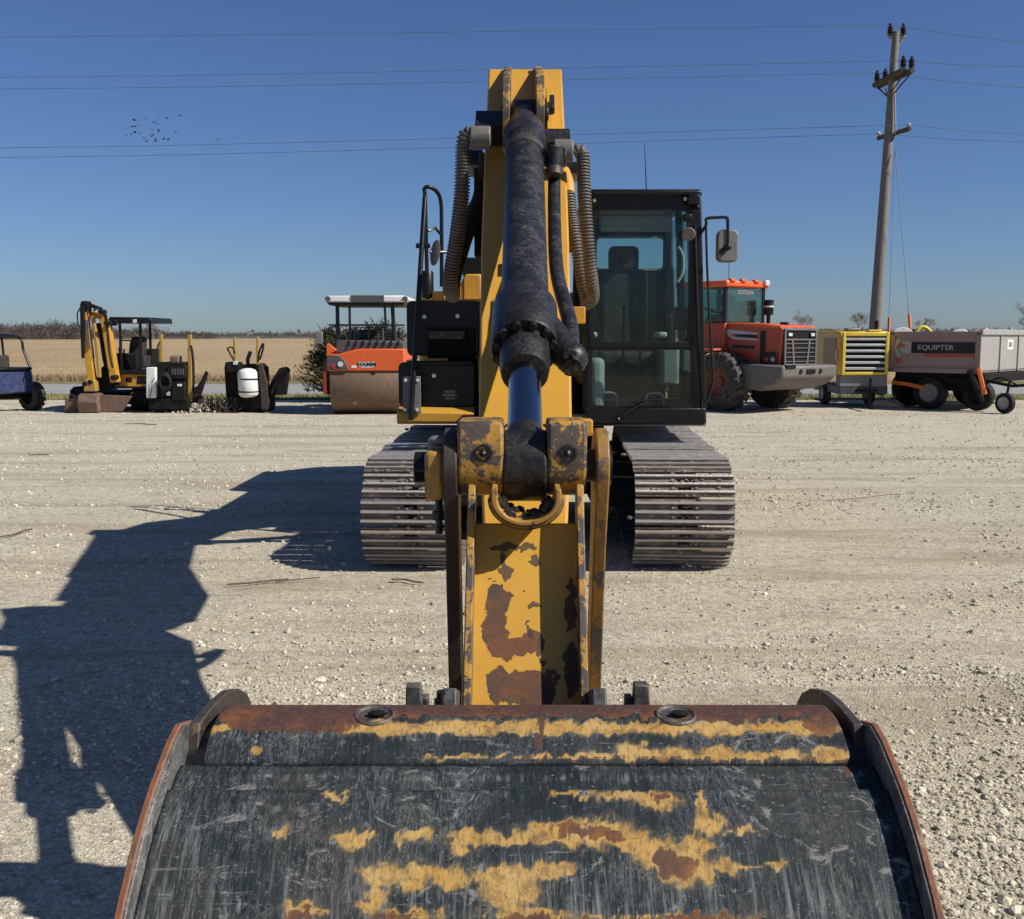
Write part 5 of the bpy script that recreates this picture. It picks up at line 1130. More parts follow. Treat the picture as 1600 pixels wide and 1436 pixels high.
# ---- two skid machines with posts
def skid(name, label, ox, parts_white, Y0):
    t = thing(name, label, 'trencher', (pt(265+ox,645,Y0).x, Y0+.5, 0), group='black walk-behind trenchers with yellow posts')
    return t
Y0 = 23.3
S1 = skid('trencher', 'black trencher with a tall white panel and two yellow posts', 0, 1, Y0)
QB('white_panel', 228,574,243,622, Y0,.35, Mwht, S1, .02)
QB('engine_body', 244,566,290,632, Y0+.1,.7, Mund, S1, .03); QB('engine_block', 262,572,291,592, Y0+.03,.3, Mblk, S1, .02)
for i in range(5): QB('cooling_slot', 268+i*4.2,576,270.5+i*4.2,586, Y0+.015,.02, Mgry2, S1, .002)
QB('air_filter', 265,556,279,571, Y0+.15,.3, Mrust2, S1, .03); QB('control_box', 268,596,289,627, Y0+.03,.25, Mund, S1, .02)
QB('decal', 277,600,284,603.5, Y0+.022,.01, Mwht, S1, .001); QB('decal', 260,612,265,618, Y0+.022,.08, Mlgr, S1, .001)
q=MB()
for k in range(5):
    cc=pt(259,597,Y0-.02); q.tube([cc+Vector((.12*math.cos(a),-.03*k*.6,.22*math.sin(a)*(1-k*.08))) for a in [2*PI*i/20 for i in range(21)]],.018,6)
obj('coiled_hose', q, Mrub, S1)
for x,y0_,y1_,w_ in ((251,522,566,5),(296,523,628,6)): QB('post', x-w_/2,y0_,x+w_/2,y1_, Y0+.2,.07, Mmustard, S1, .01)
QT('post_hose', [(249,535,Y0+.15),(246,545,Y0+.1),(246,566,Y0+.1)], .02, Mrub, S1); QT('post_hose', [(298,540,Y0+.15),(301,555,Y0+.1),(303,600,Y0+.1)], .03, Mrub, S1)
Q('digging_arm', [(303,615),(313,617),(324,583),(321,579),(316,590),(308,603),(302,606)], Y0+.1,.12, Mund, S1, .015)
QB('skid_base', 232,622,293,640, Y0+.05,1.2, Mund, S1, .02)
q=MB(); q.tube([pt(232,625,Y0-.02),pt(236,612,Y0-.03),pt(238,595,Y0-.03),pt(242,590,Y0-.02)],.008,5); obj('cable', q, Mrub, S1)
track_small(240,256,Y0+.15,1.1,'track',S1,.2); track_small(276,293,Y0+.15,1.1,'track',S1,.2)
S2 = skid('trencher', 'black trencher carrying a white propane tank with two black straps', 120, 0, Y0)
Q('engine_body', [(354,640),(412,640),(411,575),(404,568),(372,570),(352,565),(350,575)], Y0+.3,.6, Mund, S2, .03)
q=MB(); cb_=pt(389,621,Y0+.12); ct_=pt(386,576,Y0+.12); q.lathe(cb_,(ct_-cb_),[(0,.10),(.03,.19),(.08,.225),(.56,.225),(.62,.19),(.66,.10),(.67,.0)],28); TK=obj('propane_tank', q, Mtank, S2)
for y in (592,612):
    c=pt(388,y,Y0+.12); q=MB(); q.lathe(c,(0,0,1),[(-.015,.228),(-.013,.233),(.013,.233),(.015,.228)],28,False); obj('tank_strap', q, Mrub, TK)
QT('exhaust_pipe', [(388,572,Y0+.35),(387,562,Y0+.35),(389,556,Y0+.33),(391,550,Y0+.30)], .045, Mblk, S2)
for x,y0_,y1_,w_ in ((366,527,566,4),(402,526,570,4)): QB('post', x-w_/2,y0_,x+w_/2,y1_, Y0+.2,.07, Mmustard, S2, .01)
Q('mast', [(409,640),(420,640),(417,600),(410,570),(403,568)], Y0+.1,.12, Mlink, S2, .01)
QT('post_hose', [(366,564,Y0+.1),(357,548,Y0+.05),(356,544,Y0),(363,543,Y0),(367,552,Y0+.1)], .018, Mrub, S2); QT('post_hose', [(403,566,Y0+.1),(405,550,Y0+.05),(411,537,Y0),(411,545,Y0),(406,562,Y0+.1)], .022, Mrub, S2)
Q('digging_arm', [(420,618),(447,617),(452,577),(447,573),(436,575),(427,590),(420,602)], Y0+.2,.15, Mund, S2, .03)
QT('arm_chain', [(424,615,Y0+.15),(437,590,Y0+.13),(448,577,Y0+.15)], .035, Mblk, S2)
QB('battery_box', 352,566,374,582, Y0+.1,.3, Mund, S2, .02); QB('gauge', 364,564,371,570, Y0+.08,.05, Mlens, S2, .01)
track_small(354,372,Y0+.2,1.1,'track',S2,.22); track_small(394,413,Y0+.2,1.1,'track',S2,.22)

# ---- blue utility vehicle at the left edge (built in its own frame, y = nose direction)
UT = thing('utility_vehicle', 'blue side-by-side utility vehicle with black roll cage cut by the left edge', 'utility vehicle', (-12.75,24.3,0), R(62))
U = lambda name,mb,m,p=None,**k: obj(name, mb, m, p or UT, local=True, **k)
q=MB(); q.prism([(-1.35,.42),(-1.3,.95),(-.5,1.0),(.3,.72),(.9,.95),(1.5,.85),(1.6,.5),(1.2,.35)],-.62,.62); U('body',q,Mblue,bevel=.05)
q=MB(); q.prism([(-1.2,.28),(-1.1,.7),(1.1,.6),(1.2,.28)],-.66,.66); U('underbody',q,Mund,bevel=.04)
q=MB(); q.box(-.6,.6,-.95,.65,1.70,1.76); U('roof',q,Mblk,bevel=.03)
for s in (-1,1):
    q=MB(); q.path([(s*.62,-1.25,.95),(s*.60,-1.05,1.4),(s*.58,-.9,1.72),(s*.58,.2,1.76),(s*.58,.65,1.70),(s*.62,1.0,1.0)],.03,8,5); q.tube([(s*.6,-.35,.8),(s*.58,-.3,1.74)],.028,8); U('roll_cage',q,Mblk)
    q=MB(); q.prism([(-.3,.5),(-.3,.95),(.5,.85),(.55,.5)],s*.64-.015,s*.64+.015); U('door',q,Mblue,bevel=.01)
    q=MB(); q.box(s*.3-.22,s*.3+.22,-.55,-.15,.6,.75); q.box(s*.3-.2,s*.3+.2,-.68,-.52,.7,1.3); U('seat',q,Mseat,bevel=.05)
    for yy in (-1.15,1.15): wheel(UT,(s*.68,yy,.33),.33,.26,(1,0,0),Mblk,14)
    q=MB(); q.box(s*.42-.1,s*.42+.1,1.5,1.56,.72,.80); U('headlamp',q,Mlens,bevel=.01)
    q=MB(); q.tube([(s*.2,-1.1,.4),(s*.6,-1.15,.33)],.03,6); q.tube([(s*.2,1.1,.4),(s*.6,1.15,.33)],.03,6); U('axle_arm',q,Mund)
q=MB(); q.box(-.58,.58,-1.35,-.75,.95,1.02); U('cargo_bed',q,Mblk,bevel=.02)

# ---- wheel loader
LO = thing('wheel_loader', 'orange wheel loader with dark grey grille turned away beside the black cab', 'wheel loader', (5.72,24.7,0), R(38)); LO.scale = (.965,.965,.965)
L = lambda name,mb,m,p=None,**k: obj(name, mb, m, p or LO, local=True, **k)
for s in (-1,1):
    wheel(LO,(s*1.02,0,.70),.70,.55,(1,0,0),Mhub,16,rimr=.52); wheel(LO,(s*1.02,3.0,.70),.70,.55,(1,0,0),Mhub,16,rimr=.52)
q=MB(); q.prism([(-1.40,1.12),(-1.46,1.95),(-1.42,2.02),(-.9,2.06),(.3,2.12),(.6,2.12),(.6,1.1),(.2,1.05)],-.66,.66); HD=L('engine_hood',q,Mred2,bevel=.05)
q=MB(); q.prism([(-1.44,1.98),(-1.38,2.04),(-.9,2.09),(.5,2.15),(.5,2.10),(-1.3,1.98)],-.67,.67); L('hood_top',q,Morg,HD,bevel=.02)
# grille: frame, bars and two lamps on the rear face
def gy(z): return -1.455-.0*(z)
q=MB(); q.box(-.56,.56,-1.475,-1.44,1.13,1.97); GR=L('grille',q,Mund,HD)
q=MB(); yy=(-1.505,-1.47)
for x0,x1,z0,z1 in ((-.58,.58,1.93,1.99),(-.58,.58,1.10,1.15),(-.62,-.56,1.1,1.99),(.56,.62,1.1,1.99),(-.56,.56,1.70,1.74)): q.box(x0,x1,*yy,z0,z1)
L('grille_frame',q,Mgril,GR,bevel=.01)
q=MB()
for s in (-1,1):
    v=[(s*.36,yy[0],1.72),(s*.30,yy[0],1.72),(s*.22,yy[0],1.12),(s*.28,yy[0],1.12)]; v+=[(a,yy[1],c) for a,b,c in v]
    fs=[(0,1,2,3),(7,6,5,4),(0,4,5,1),(1,5,6,2),(2,6,7,3),(3,7,4,0)]; q.add(v,fs if s<0 else [f[::-1] for f in fs])
L('grille_upright',q,Mgril,GR)
for i in range(5):
    z=1.20+i*.105; q=MB(); q.prism([(-1.50,z),(-1.47,z-.012),(-1.47,z+.022),(-1.50,z+.014)],-.56,.56); L('grille_bar',q,Mgril,GR)
for s in (-1,1):
    q=MB(); q.box(s*.43-.10,s*.43+.10,-1.512,-1.47,1.775,1.90); lh=L('lamp_surround',q,Mblk,GR,bevel=.01)
    q=MB(); q.box(s*.43-.07,s*.43+.07,-1.52,-1.50,1.80,1.875); L('lamp',q,Mlens,lh,bevel=.008)
    q=MB(); q.box(s*.72-.02,s*.72+.02,-1.35,-.95,1.14,1.42); L('tail_lamp_recess',q,Mblk,HD,bevel=.02)
    q=MB(); q.ball((s*.745,-1.26,1.26),.06,10,(.4,1,1)); L('tail_lamp',q,Mlgr,HD); q=MB(); q.ball((s*.745,-1.08,1.26),.06,10,(.4,1,1)); L('tail_lamp',q,Mred,HD)
    # side decals and vents
    q=MB(); q.prism([(-.75,1.88),(.25,1.98),(.35,1.93),(0,1.73),(-.75,1.70),(-.75,1.74),(-.05,1.78),(.1,1.86),(-.75,1.84)],s*.664-.003,s*.664+.003); L('side_stripe',q,Mlgr,HD)
    q=MB(); q.prism([(-.72,1.83),(-.05,1.86),(-.15,1.79),(-.72,1.76)],s*.664-.004,s*.664+.004); L('vent',q,Mblk,HD)
    q=MB(); q.prism([(-.65,1.58),(.05,1.60),(.0,1.52),(-.65,1.50)],s*.664-.004,s*.664+.004); L('vent',q,Mblk,HD)
    q=MB(); q.box(s*.664-.004,s*.664+.004,-.98,-.82,1.15,1.93); L('vent_strip',q,Mblk,HD)
q=MB(); q.prism([(-1.78,.84),(-1.80,1.12),(-1.1,1.14),(-.2,1.16),(-.1,.95),(-.4,.62),(-1.1,.52),(-1.55,.66)],-1.06,1.06); CWT=L('counterweight',q,Mcwt,bevel=.06)
for s in (-1,1):
    q=MB(); q.cyl((s*.38,-1.81,.98),(s*.38,-1.77,.98),.055,14); L('counterweight_hole',q,Mund,CWT)
q=MB(); q.box(-.16,.16,-1.815,-1.77,.93,1.03); L('hitch_slot',q,Mund,CWT); q=MB(); q.box(-.95,-.6,-1.82,-1.76,1.06,1.14); L('grab_step',q,Mund,CWT)
q=MB(); q.prism([(.05,1.46),(.1,1.52),(.75,1.46),(1.1,1.2),(1.1,1.13),(.72,1.38),(.1,1.44)],-1.3,-.74); L('fender',q,Mred2,bevel=.02)
q=MB(); q.prism([(.05,1.46),(.1,1.52),(.75,1.46),(1.1,1.2),(1.1,1.13),(.72,1.38),(.1,1.44)],.74,1.3); L('fender',q,Mred2,bevel=.02)
q=MB(); q.box(-.5,.5,-.6,3.2,.5,1.1); q.box(-.3,.3,2.6,4.2,.5,1.5); L('chassis',q,Mund,bevel=.03)
# loader cab
cb0=MB(); cb0.box(-.76,.76,.2,1.7,1.5,2.14); LC_=L('cab',cb0,Mred2,bevel=.03)
for x in (-.72,.72):
    for y in (.24,1.66): q=MB(); q.box(x-.045,x+.045,y-.045,y+.045,2.12,3.02); L('cab_pillar',q,Mblk,LC_,bevel=.01)
q=MB(); q.box(-.82,.82,.12,1.8,3.0,3.16); L('cab_roof',q,Morg,LC_,bevel=.04)
for x in (-.6,-.2,.3): q=MB(); q.box(x-.08,x+.08,.08,.2,3.12,3.2); L('roof_lug',q,Morg,LC_,bevel=.02)
q=MB(); q.box(.60,.76,.05,.16,3.06,3.2); L('work_lamp',q,Mlens,LC_,bevel=.02)
for nm,bxx in (('rear_window',(-.68,.68,.21,.216,2.16,2.98)),('front_window',(-.68,.68,1.68,1.686,2.16,2.98)),('side_window',(-.742,-.736,.28,1.62,2.16,2.98)),('side_window',(.736,.742,.28,1.62,2.16,2.98))):
    q=MB(); q.box(*bxx); o=L(nm,q,Mwin,LC_,smooth=0)
    if nm=='rear_window': RWN=o
text('DOOSAN', .14, Malu, RWN, Matrix.Translation((0,.203,2.88)) @ UPR, 'window_lettering', .003)
q=MB(); q.box(-.25,.25,.8,1.2,2.1,2.35); q.box(-.23,.23,.70,.85,2.3,2.85); L('seat',q,Mseat,LC_,bevel=.06)
q=MB(); q.box(.35,.68,.4,.9,2.1,2.7); L('cab_console',q,Mgry2,LC_,bevel=.04)
q=MB(); q.tube([(.0,1.5,2.1),(.0,1.35,2.45)],.03,6); q.lathe((0,1.33,2.47),(0,-.4,.9),[(-.01,.17),(.01,.17)],16); L('steering_wheel',q,Mblk,LC_)
q=MB(); q.lathe((.60,-.05,2.1),(0,0,1),[(0,.05),(.22,.05),(.24,.12),(.40,.12),(.41,.125),(.46,.125),(.47,.12),(.60,.12),(.61,.06)],18); L('exhaust_stack',q,Mblk,HD)
q=MB(); q.lathe((.60,-.05,2.1),(0,0,1),[(.42,.127),(.46,.127)],18,False); L('exhaust_band',q,Mlens,HD)
q=MB(); q.box(-.05,.05,-1.1,-.9,2.08,2.14); L('hood_latch',q,Mblk,HD,bevel=.01)
q=MB(); q.tube([(-.3,.5,3.15),(-.3,.5,3.95)],.008,5); L('antenna',q,Mblk,LC_)
q=MB(); q.prism([(3.8,1.4),(5.2,.5),(5.3,.2),(4.9,.25),(3.4,1.15)],-.5,-.3); q.prism([(3.8,1.4),(5.2,.5),(5.3,.2),(4.9,.25),(3.4,1.15)],.3,.5); L('lift_arms',q,Mred2,bevel=.02)
q=MB(); q.prism([(5.0,.05),(4.9,.9),(5.1,1.0),(5.5,.3),(6.0,.05)],-1.35,1.35); L('loader_bucket',q,Mcwt,bevel=.03)
# ---- air compressor on a small trailer
AC = thing('air_compressor', 'bright yellow towable air compressor with louvred grille right of the wheel loader', 'compressor', (8.55,25.0,0), R(-2)); AC.scale = (.9,1,1)
A_ = lambda name,mb,m,p=None,**k: obj(name, mb, m, p or AC, local=True, **k)
q=MB(); q.prism([(-.02,.80),(-.06,.98),(.0,1.80),(.06,1.86),(2.2,1.86),(2.3,1.5),(2.3,.8)],-.66,.66); HS=A_('housing',q,Mlem,bevel=.05)
q=MB(); fx=[(-.62,-.53,.80,1.84),(.53,.62,.80,1.84),(-.53,.53,1.74,1.84),(-.53,.53,.80,.88)]
for x0,x1,z0,z1 in fx: q.box(x0,x1,-.13,-.03,z0,z1)
A_('grille_frame',q,Mlem,HS,bevel=.02)
q=MB(); q.box(-.53,.53,-.07,-.03,.88,1.74); A_('grille_back',q,Mund,HS)
for i in range(6):
    z=.93+i*.142; q=MB(); q.prism([(-.12,z),(-.07,z+.055),(-.07,z+.075),(-.125,z+.045)],-.53,.53); A_('louvre',q,Mlgr,HS,bevel=.004)
q=MB(); q.box(-.64,.64,-.05,.3,.52,.80); A_('lower_panel',q,Mgrey,bevel=.02); q=MB(); q.box(-.66,.66,-.04,2.35,.34,.54); A_('chassis',q,Mnavy,bevel=.02)
q=MB(); q.box(-.45,-.1,.05,.4,1.86,1.94); A_('air_intake',q,Mgrey,HS,bevel=.03); q=MB(); q.box(.1,.45,-.02,.2,1.85,1.90); A_('top_flange',q,Mlem,HS,bevel=.01)
q=MB(); q.box(-.68,-.655,.25,1.4,.95,1.7); A_('side_door',q,Mmustard,HS,bevel=.01); q=MB(); q.cyl((-.69,.15,1.15),(-.69,.15,1.42),.03,8); A_('door_handle',q,Mlens,HS)
q=MB(); q.path([(-.66,.1,1.86),(-.66,1.1,1.92),(-.66,1.9,1.86)],.025,8,5); A_('lifting_rail',q,Mlem,HS)
q=MB(); q.cyl((.42,.35,1.86),(.42,.35,2.12),.06,12); A_('exhaust_pipe',q,Mblk,HS)
for s in (-1,1): wheel(AC,(s*.62,1.3,.30),.30,.2,(1,0,0),Mwht,0)
q=MB(); q.cyl((.10,-.3,.02),(.10,-.3,.75),.035,10); q.box(.02,.18,-.38,-.22,.0,.03); q.tube([(-.3,.1,.42),(.1,-.35,.42),(.5,.1,.42)],.04,6); q.tube([(.1,-.35,.42),(.1,-1.3,.40)],.04,6); A_('drawbar_jack',q,Mblk,bevel=.004)
q=MB(); q.path([(.1,-.9,.4),(.5,-.7,.22),(1.0,-.6,.06),(1.5,-.3,.04)],.012,6,5); A_('safety_chain',q,Mund)
# ---- dump trailer: side with lettering towards the yard
TR = thing('dump_trailer', 'taupe and grey dump trailer with EQUIPTER stripe at the right edge', 'trailer', (pt(1529,600,23.6).x,23.6,0), R(-44))
T_ = lambda name,mb,m,p=None,**k: obj(name, mb, m, p or TR, local=True, **k)
LW=2.12; z0,z1=.90,1.84
q=MB(); q.box(-LW,0,0,5.0,z0,z0+.06); TB=T_('bed',q,Mtrl,bevel=.01)
q=MB(); q.box(-LW,0,.0,.05,z0,z1); TP=T_('side_panel',q,Mtrl,TB,bevel=.01)
for a_,b_,c_,d_ in ((-LW-.02,.02,z1-.09,z1+.01),(-LW-.02,.02,z0-.02,z0+.09),(-LW-.02,-LW+.12,z0,z1),(-.10,.02,z0,z1)):
    q=MB(); q.box(a_,b_,-.04,.0,c_,d_); T_('panel_frame',q,Mtrl,TP,bevel=.008)
q=MB(); q.box(-1.72,-.12,-.012,-.0,1.34,1.60); ST2=T_('black_stripe',q,Mblk,TP)
q=MB(); q.box(-1.30,-.12,-.012,-.0,1.25,1.325); T_('orange_stripe',q,Mred2,TP)
q=MB(); q.box(-1.9,-.12,-.011,-.0,.99,1.04); T_('lower_stripe',q,Mtrl,TP)
text('EQUIPTER', .165, Malu, ST2, Matrix.Translation((-1.02,-.016,1.47)) @ UPR, 'lettering', .003, sx=1.15)
q=MB(); cx_,cz_=-1.90,1.47
for sgn in (-1,1):
    pass
q.prism([(cx_,cz_+.25),(cx_-.17,cz_),(cx_,cz_-.25),(cx_+.05,cz_-.18),(cx_-.07,cz_),(cx_+.05,cz_+.18)],-.016,-.002,'y'); T_('logo_chevron',q,Malu,TP)
q=MB(); q.prism([(cx_+.02,cz_+.13),(cx_-.06,cz_+.03),(cx_-.06,cz_-.02),(cx_+.04,cz_+.05),(cx_+.14,cz_-.02),(cx_+.14,cz_+.05)],-.017,-.002,'y'); T_('logo_roof',q,Mred2,TP)
q=MB(); q.box(cx_+.06,cx_+.30,-.013,-.001,cz_-.13,cz_+.15); T_('logo_plate',q,Malu,TP)
q=MB(); q.prism([(cx_-.02,cz_-.2),(cx_+.06,cz_-.32),(cx_+.0,cz_-.40),(cx_-.08,cz_-.33)],-.013,-.001,'y'); T_('red_mark',q,Mred2,TP)
q=MB(); q.box(-.05,.0,.05,5.0,z0,z1-.0); T_('end_panel',q,Malu,TB); q=MB(); q.box(-.03,.05,-.02,5.0,z1-.07,z1+.06); T_('top_rail',q,Malu,TB,bevel=.008)
q=MB(); q.box(-LW,-LW+.05,.05,5.0,z0,z1); T_('far_panel',q,Mtrl,TB); q=MB(); q.box(-LW,0,4.95,5.0,z0,z1); T_('back_panel',q,Mtrl,TB)
for i in range(4):
    y=1.25+i*1.25; q=MB(); q.box(0,.035,y-.025,y+.025,z0,z1-.07); T_('panel_rib',q,Malu,TB,bevel=.004)
q=MB(); q.box(.001,.006,1.75,2.15,z0+.52,z0+.76); DC=T_('white_decal',q,Mwht,TB); q=MB(); q.box(.0065,.009,1.84,2.06,z0+.58,z0+.70); T_('decal_print',q,Mgrey,DC)
for y_ in (.2,1.9,3.4): q=MB(); q.box(-.02,.03,y_-.06,y_+.06,z1+.06,z1+.1); T_('rail_clip',q,Malu,TB,bevel=.004)
q=MB(); q.box(-LW+.1,.1,.1,3.2,.66,.88); q.box(-LW+.15,.0,.3,.5,.45,.68); CH=T_('chassis',q,Mund,bevel=.02)
q=MB(); q.tube([(-LW+.1,.0,.62),(-LW+.5,-.1,.60),(-LW+.9,-.1,.52)],.05,6); T_('hydraulic_arm',q,Mora2,CH)
wheel(TR,(-1.15,.15,.40),.40,.26,(0,1,0),Mgrey,0,Mrub); wheel(TR,(-.15,.45,.36),.36,.26,(0,1,0),Mund,0,Mrub); wheel(TR,(-1.95,.9,.36),.36,.24,(0,1,0),Mund,0,Mrub); wheel(TR,(-1.15,2.6,.40),.40,.26,(0,1,0),Mund,0,Mrub)
q=MB(); q.tube([(-.20,-.08,.95),(.12,-.06,.25)],.07,6); T_('outrigger_leg',q,Mund,CH,bevel=.0)
q=MB(); q.tube([(.03,-.15,1.02),(.16,-.14,.55),(.20,-.14,.42)],.052,6); T_('outrigger_tube',q,Mora2,CH)
q=MB(); q.box(-.75,-.35,-.03,.02,.66,.78); T_('plate_label',q,Mund,CH,bevel=.004)
q=MB(); q.tube([(.1,.2,.72),(.7,.1,.62),(1.4,.3,.68)],.04,6); q.path([(.2,.1,.7),(.5,-.05,.80),(.9,.0,.62)],.02,6,5); T_('hitch_frame',q,Mund,CH)
wheel(TR,(.62,-.05,.235),.235,.14,(.35,1,0),Malu,0,Mrub,'jack_wheel',rimr=.62)
q=MB(); q.tube([(.62,-.05,.24),(.66,.05,.72)],.03,6); T_('jack_post',q,Mund,CH)
# ---- yellow plant behind the trailer: machine with hoops and round guards
YB = thing('yellow_machine', 'low yellow machine with round pale guards peeking over the dump trailer', 'machine', (pt(1480,560,27.5).x,27.5,0))
Q('body', [(1395,560),(1545,560),(1545,524),(1532,519),(1445,520),(1412,524),(1395,540)], 27.3,1.6, Mmustard, YB, .05)
for x,r_ in ((1410,.34),(1500,.30),(1533,.34)):
    c=pt(x,532,27.0); q=MB(); q.prism([(c.x+r_*math.cos(R(a)),c.z+r_*math.sin(R(a))) for a in range(0,181,12)],26.95,27.08,'y'); obj('round_guard',q,Malu if x>1510 else Mtank,YB,bevel=.01)
QT('hoop', [(1432,528,27.1),(1434,516,27.1),(1444,511,27.1),(1455,520,27.1),(1458,532,27.1)], .05, Mlem, YB)
QT('hoop', [(1387,545,27.1),(1395,533,27.1),(1404,525,27.1)], .04, Mlem, YB)
Q('motor', [(1420,530),(1436,530),(1434,515),(1424,514)], 27.1,.4, Mblk, YB, .03); Q('hood', [(1505,532),(1526,532),(1520,520),(1508,517)], 26.9,.2, Mlem, YB, .02)
for s in (0,1): wheel(YB,((-1.0 if s else 1.0),.6,.35),.35,.25,(1,0,0),Mund,0)
# ================================================================== utility pole, wires, birds
Mpole = surf('weathered_pole_wood', (.17,.145,.12), .9, grime=.3, gcol=(.25,.22,.19), gsc=3, bump=.6)
Mpole2 = surf('dark_crossarm_wood', (.06,.048,.04), .9, grime=.3, gcol=(.1,.085,.07), gsc=3)
Mins = surf('brown_insulator', (.02,.014,.018), .3, grime=.05)
Mgal = surf('galvanised_steel', (.42,.43,.43), .45, .4, grime=.2)
YP = 38.0
pb = pt(1364,560,YP); pt_ = pt(1400,50,YP)
base = pb + (pb-pt_)*((pb.z)/(pt_.z-pb.z))
UP = thing('utility_pole', 'tall leaning wooden utility pole with two crossarms behind the compressor', 'utility pole', (base.x,YP,0))
q=MB(); q.tube([base, base.lerp(pt_,.5), pt_], [.235,.185,.125], 16); PO=obj('pole', q, Mpole, UP)
def PX(px,py,dy=0): return pt(px,py,YP+dy)
def insul(c, h, r, m, parent):
    q=MB(); q.lathe(c,(0,0,1),[(0,.03),(h*.15,.04),(h*.16,r),(h*.3,r*.55),(h*.32,r),(h*.48,r*.55),(h*.5,r),(h*.66,r*.5),(h*.68,r*.9),(h*.85,r*.4),(h,r*.45)],10); return obj('insulator',q,m,parent)
q=MB(); a=PX(1388,58); b=PX(1415,58); q.tube([a,b],.06,4); q.tube([PX(1392,60),PX(1399,72)],.04,4); q.tube([PX(1411,60),PX(1403,72)],.04,4); TOP=obj('top_bracket',q,Mgal,UP)
for x in (1390.5,1411): insul(PX(x,57),.44,.12,Mins,TOP)
def arm(p0,p1,th,m,name): q=MB(); q.tube([p0,p1],th,4); return obj(name,q,m,UP)
A1=arm(PX(1366,133,1.2),PX(1412,109,-1.2),.11,Mpole2,'crossarm'); A2=arm(PX(1372,135,1.3),PX(1426,110,-1.3),.11,Mpole2,'crossarm')
for x,y,dy,pr in ((1370,129,1.1,A1),(1383,126,1.0,A2),(1411,107,-1.1,A1),(1424,108,-1.2,A2)): insul(PX(x,y,dy),.42,.12,Mins,pr)
for x,y,dy in ((1372,137,1.1),(1424,114,-1.1)): arm(PX(x,y,dy),PX(1390,154,.15*dy),.035,Mpole2,'brace')
for x,y,dy in ((1384,138,.9),(1410,118,-.9)): arm(PX(x,y,dy),PX(1388,152,.1),.03,Mpole2,'brace')
A3=arm(PX(1372,216,.9),PX(1422,201,-.9),.085,Mpole2,'crossarm')
for x,y,dy in ((1373,212,.85),(1420,199,-.85)): insul(PX(x,y,dy),.14,.09,Mtank,A3)
arm(PX(1390,228,0),PX(1399,210,-.3),.03,Mpole2,'brace'); arm(PX(1398,150,-.2),PX(1399,212,-.2),.035,Mgal,'conduit')
for x1 in (1387,1426):
    g=MB(); e=pt(x1,560,YP-2.5 if x1>1400 else YP-1.5); g.tube([PX(1399,234,-.2),e],.014,4); e2=Vector(e)
    GW=thing('guy_wire', 'thin guy wire from the utility pole down to the '+('left' if x1<1400 else 'right')+' orange marker sleeve','wire',(e2.x,e2.y,0),group='guy wires of the utility pole')
    obj('wire',g,Mgal,GW); m_=MB(); d_=(PX(1399,234,-.2)-e); p0=e+d_*((560-520)/(560-234)*.6); p1=e+d_*((560-497)/(560-234)*1.0 if x1<1400 else (560-493)/(560-234)); m_.tube([e,p1],.05,6); m_.tube([e,Vector((e.x,e.y,0))],.03,6); obj('marker_sleeve',m_,Mora2,GW)
    q=MB(); q.cyl(PX(1399,230,-.2),PX(1399,238,-.2),.06,8); 
def wire(name, pts_, label):
    q=MB(); P_=[pt(*p) for p in pts_]; q.tube(spline(P_[:4],6)+[P_[3].lerp(P_[4],.5)-Vector((0,0,.05))]+P_[4:],.0085,4,True); o=obj(name,q,Mwire,None); tag(o,label,'power line','power lines from the utility pole'); return o
Mwire=plain('dark_cable',(.09,.10,.12),.6)
for n_,(yl,dl,px_,py_,dy,yr,dr,lb) in enumerate(((58,44,1390.5,39,0,66,37,'topmost power line running left over the boom to the pole top'),(121,44,1411,95,-1.1,104,36,'power line reaching the upper crossarm, second from the top'),(139,44,1370,114,1.1,137,38,'power line reaching the upper crossarm, third from the top'),(231,44,1420,195,-.85,210,37.5,'thin power line at the small lower crossarm, fourth from the top'),(246,44,1373,209,.85,222,38,'thin lowest power line at the small lower crossarm'))):
    ym=(yl+py_)/2+ (1.0 if n_ else .5)
    wire('power_line', [(-900,yl+6,dl+4),(0,yl,dl),(500,yl-.26*(yl-py_),dl-2),(px_,py_,YP+dy),(1600,yr,dr),(2600,yr+170,dr-3)], lb)
Mbird=plain('dark_feathers',(.02,.02,.025),.8)
bird0=None
def blab(i,x,y):
    if x>300: return 'one of the two small dark birds flying apart at the right of the flock'
    return 'small dark bird in the '+('upper' if y<200 else 'lower')+(' left' if x<228 else ' right' if x>250 else ' middle')+' part of the loose flock in the sky'
bl_=[(210,188),(228,186),(247,180),(281,181),(241,191),(246,194),(260,185),(207,198),(212,198),(216,195),(205,210),(211,207),(218,209),(225,216),(238,203),(248,205),(239,211),(243,219),(256,217),(263,218),(275,207),(229,221),(345,217),(244,222),(236,213),(197,212),(341,219)]
for i,(x,y) in enumerate(bl_):
    if bird0 is None:
        q=MB(); q.ball((0,0,0),.11,6,(1.6,.7,.7)); q.add([(0,.02,.03),(-.10,.1,.16),(.06,.38,.10),(.14,.03,.03)],[(0,1,2,3)]); q.add([(0,-.02,.03),(-.10,-.1,.16),(.06,-.38,.10),(.14,-.03,.03)],[(3,2,1,0)]); q.add([(-.15,0,.0),(-.34,.06,.0),(-.34,-.06,.01)],[(0,1,2)])
        bird0=obj('bird',q,Mbird,None,smooth=0); o=bird0
    else: o=bird0.copy(); COL.objects.link(o)
    o.location=pt(x,y,105+random.uniform(-8,8)); o.rotation_euler=(random.uniform(-.5,.5),0,random.uniform(0,6)); s_=random.uniform(.5,.9)*(.7 if x>300 else 1); o.scale=(s_,s_,s_)
    tag(o,blab(i,x,y),'bird','flock of birds in the sky')
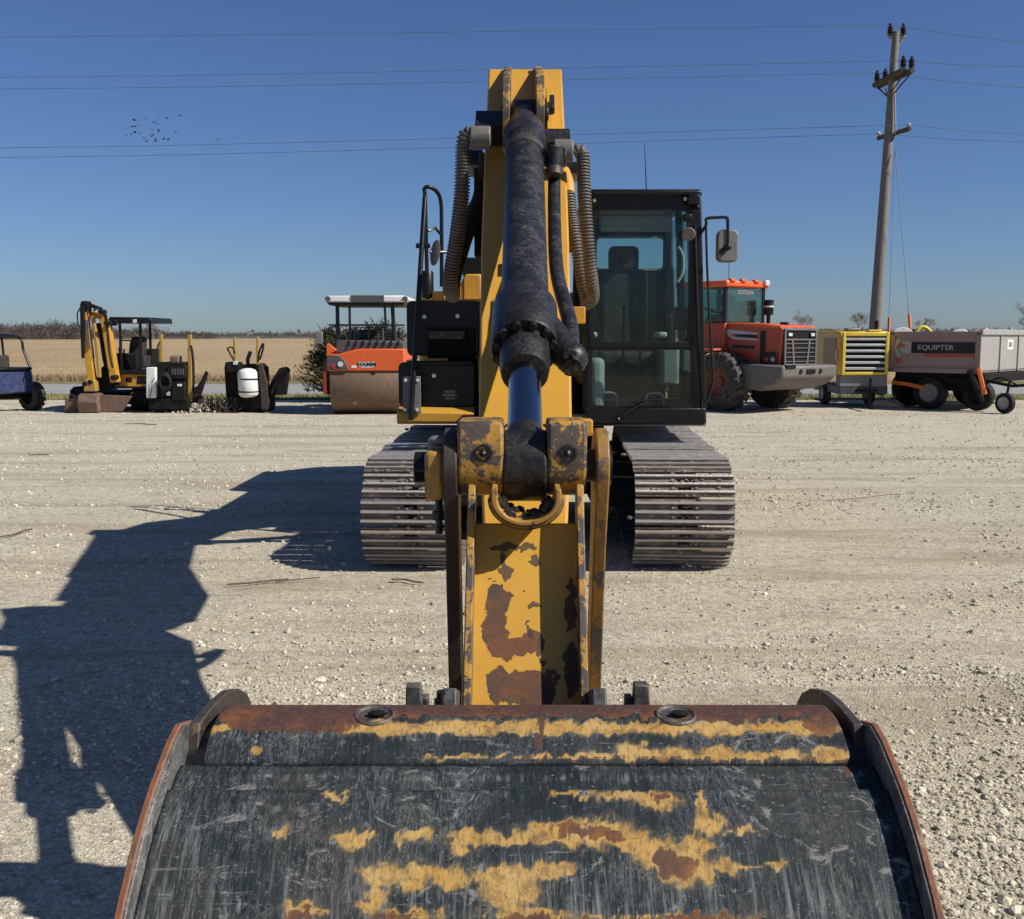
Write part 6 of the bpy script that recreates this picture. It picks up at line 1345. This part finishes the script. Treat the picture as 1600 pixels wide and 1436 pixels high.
# ================================================================== litter on the yard
Mstraw=plain('dry_stem',(.12,.085,.05),.9); Msoil=plain('dark_clod',(.05,.04,.03),.95)
def litter(px,py,dx,dy_,lab,r=.006,n=1,cat='stem'):
    Yg=lambda y: CAMH*FPX*1.0/(y-528)
    q=MB(); 
    def gp(x,y):
        b=-(y-718)/FPX; dyv=CT+b*ST; dz=-ST+b*CT; t=-CAMH/dz; return Vector(((x-800)/FPX*t, dyv*t, .012+r))
    for k in range(n):
        o_=random.uniform(-1,1)*3*(n>1); p=[gp(px+o_,py+o_*.3),gp(px+dx*.4+o_,py+dy_*.2-1),gp(px+dx*.75,py+dy_*.8),gp(px+dx+o_*2,py+dy_+o_*.4)]
        q.path(p,r,5,4)
    o=obj('dead_stem',q,Mstraw,None); tag(o,lab,cat,'dead stems lying on the gravel')
litter(355,917,96,-8,'brown dead stem lying in front of the left track',.007)
litter(0,842,50,-12,'curved dead stem at the left edge of the gravel',.008)
litter(612,909,44,4,'tuft of dark dead stems right under the left track',.006,5)
litter(45,713,32,-1,'short dead stalk on the gravel at the far left',.008)
litter(1290,784,120,-10,'long thin dead stem on the gravel right of the track',.004)
litter(430,912,70,-6,'straight pale stem left of the track front',.005)
litter(195,664,50,1,'dark stem lying before the mini excavator',.009)
# heap of pale spoil and dark twigs between the trenchers
q=MB(); cc=pt(322,640,23.6)
for i in range(200):
    a=random.uniform(0,2*PI); rr=abs(random.gauss(0,.28)); z=.18*math.exp(-(rr/.28)**2)+.02
    q.ball((cc.x-.22+rr*1.3*math.cos(a),23.6+rr*math.sin(a),z*random.uniform(.4,1)),random.uniform(.012,.035),5)
o=obj('spoil_heap',q,surf('pale_spoil',(.55,.51,.42),.95,grime=.2),None); tag(o,'small heap of pale broken stone between the two trenchers','rubble',kind='stuff')
q=MB()
for i in range(240):
    p=Vector((cc.x+.25+random.gauss(0,.28),23.7+random.gauss(0,.15),0)); q.tube([p,p+Vector((random.gauss(0,.15),random.gauss(0,.1),random.uniform(.08,.38)))],.009,3,False)
o=obj('dead_brush',q,Mstraw,None,smooth=0); tag(o,'clump of dark dead brush right of the stone heap','brush',kind='stuff')
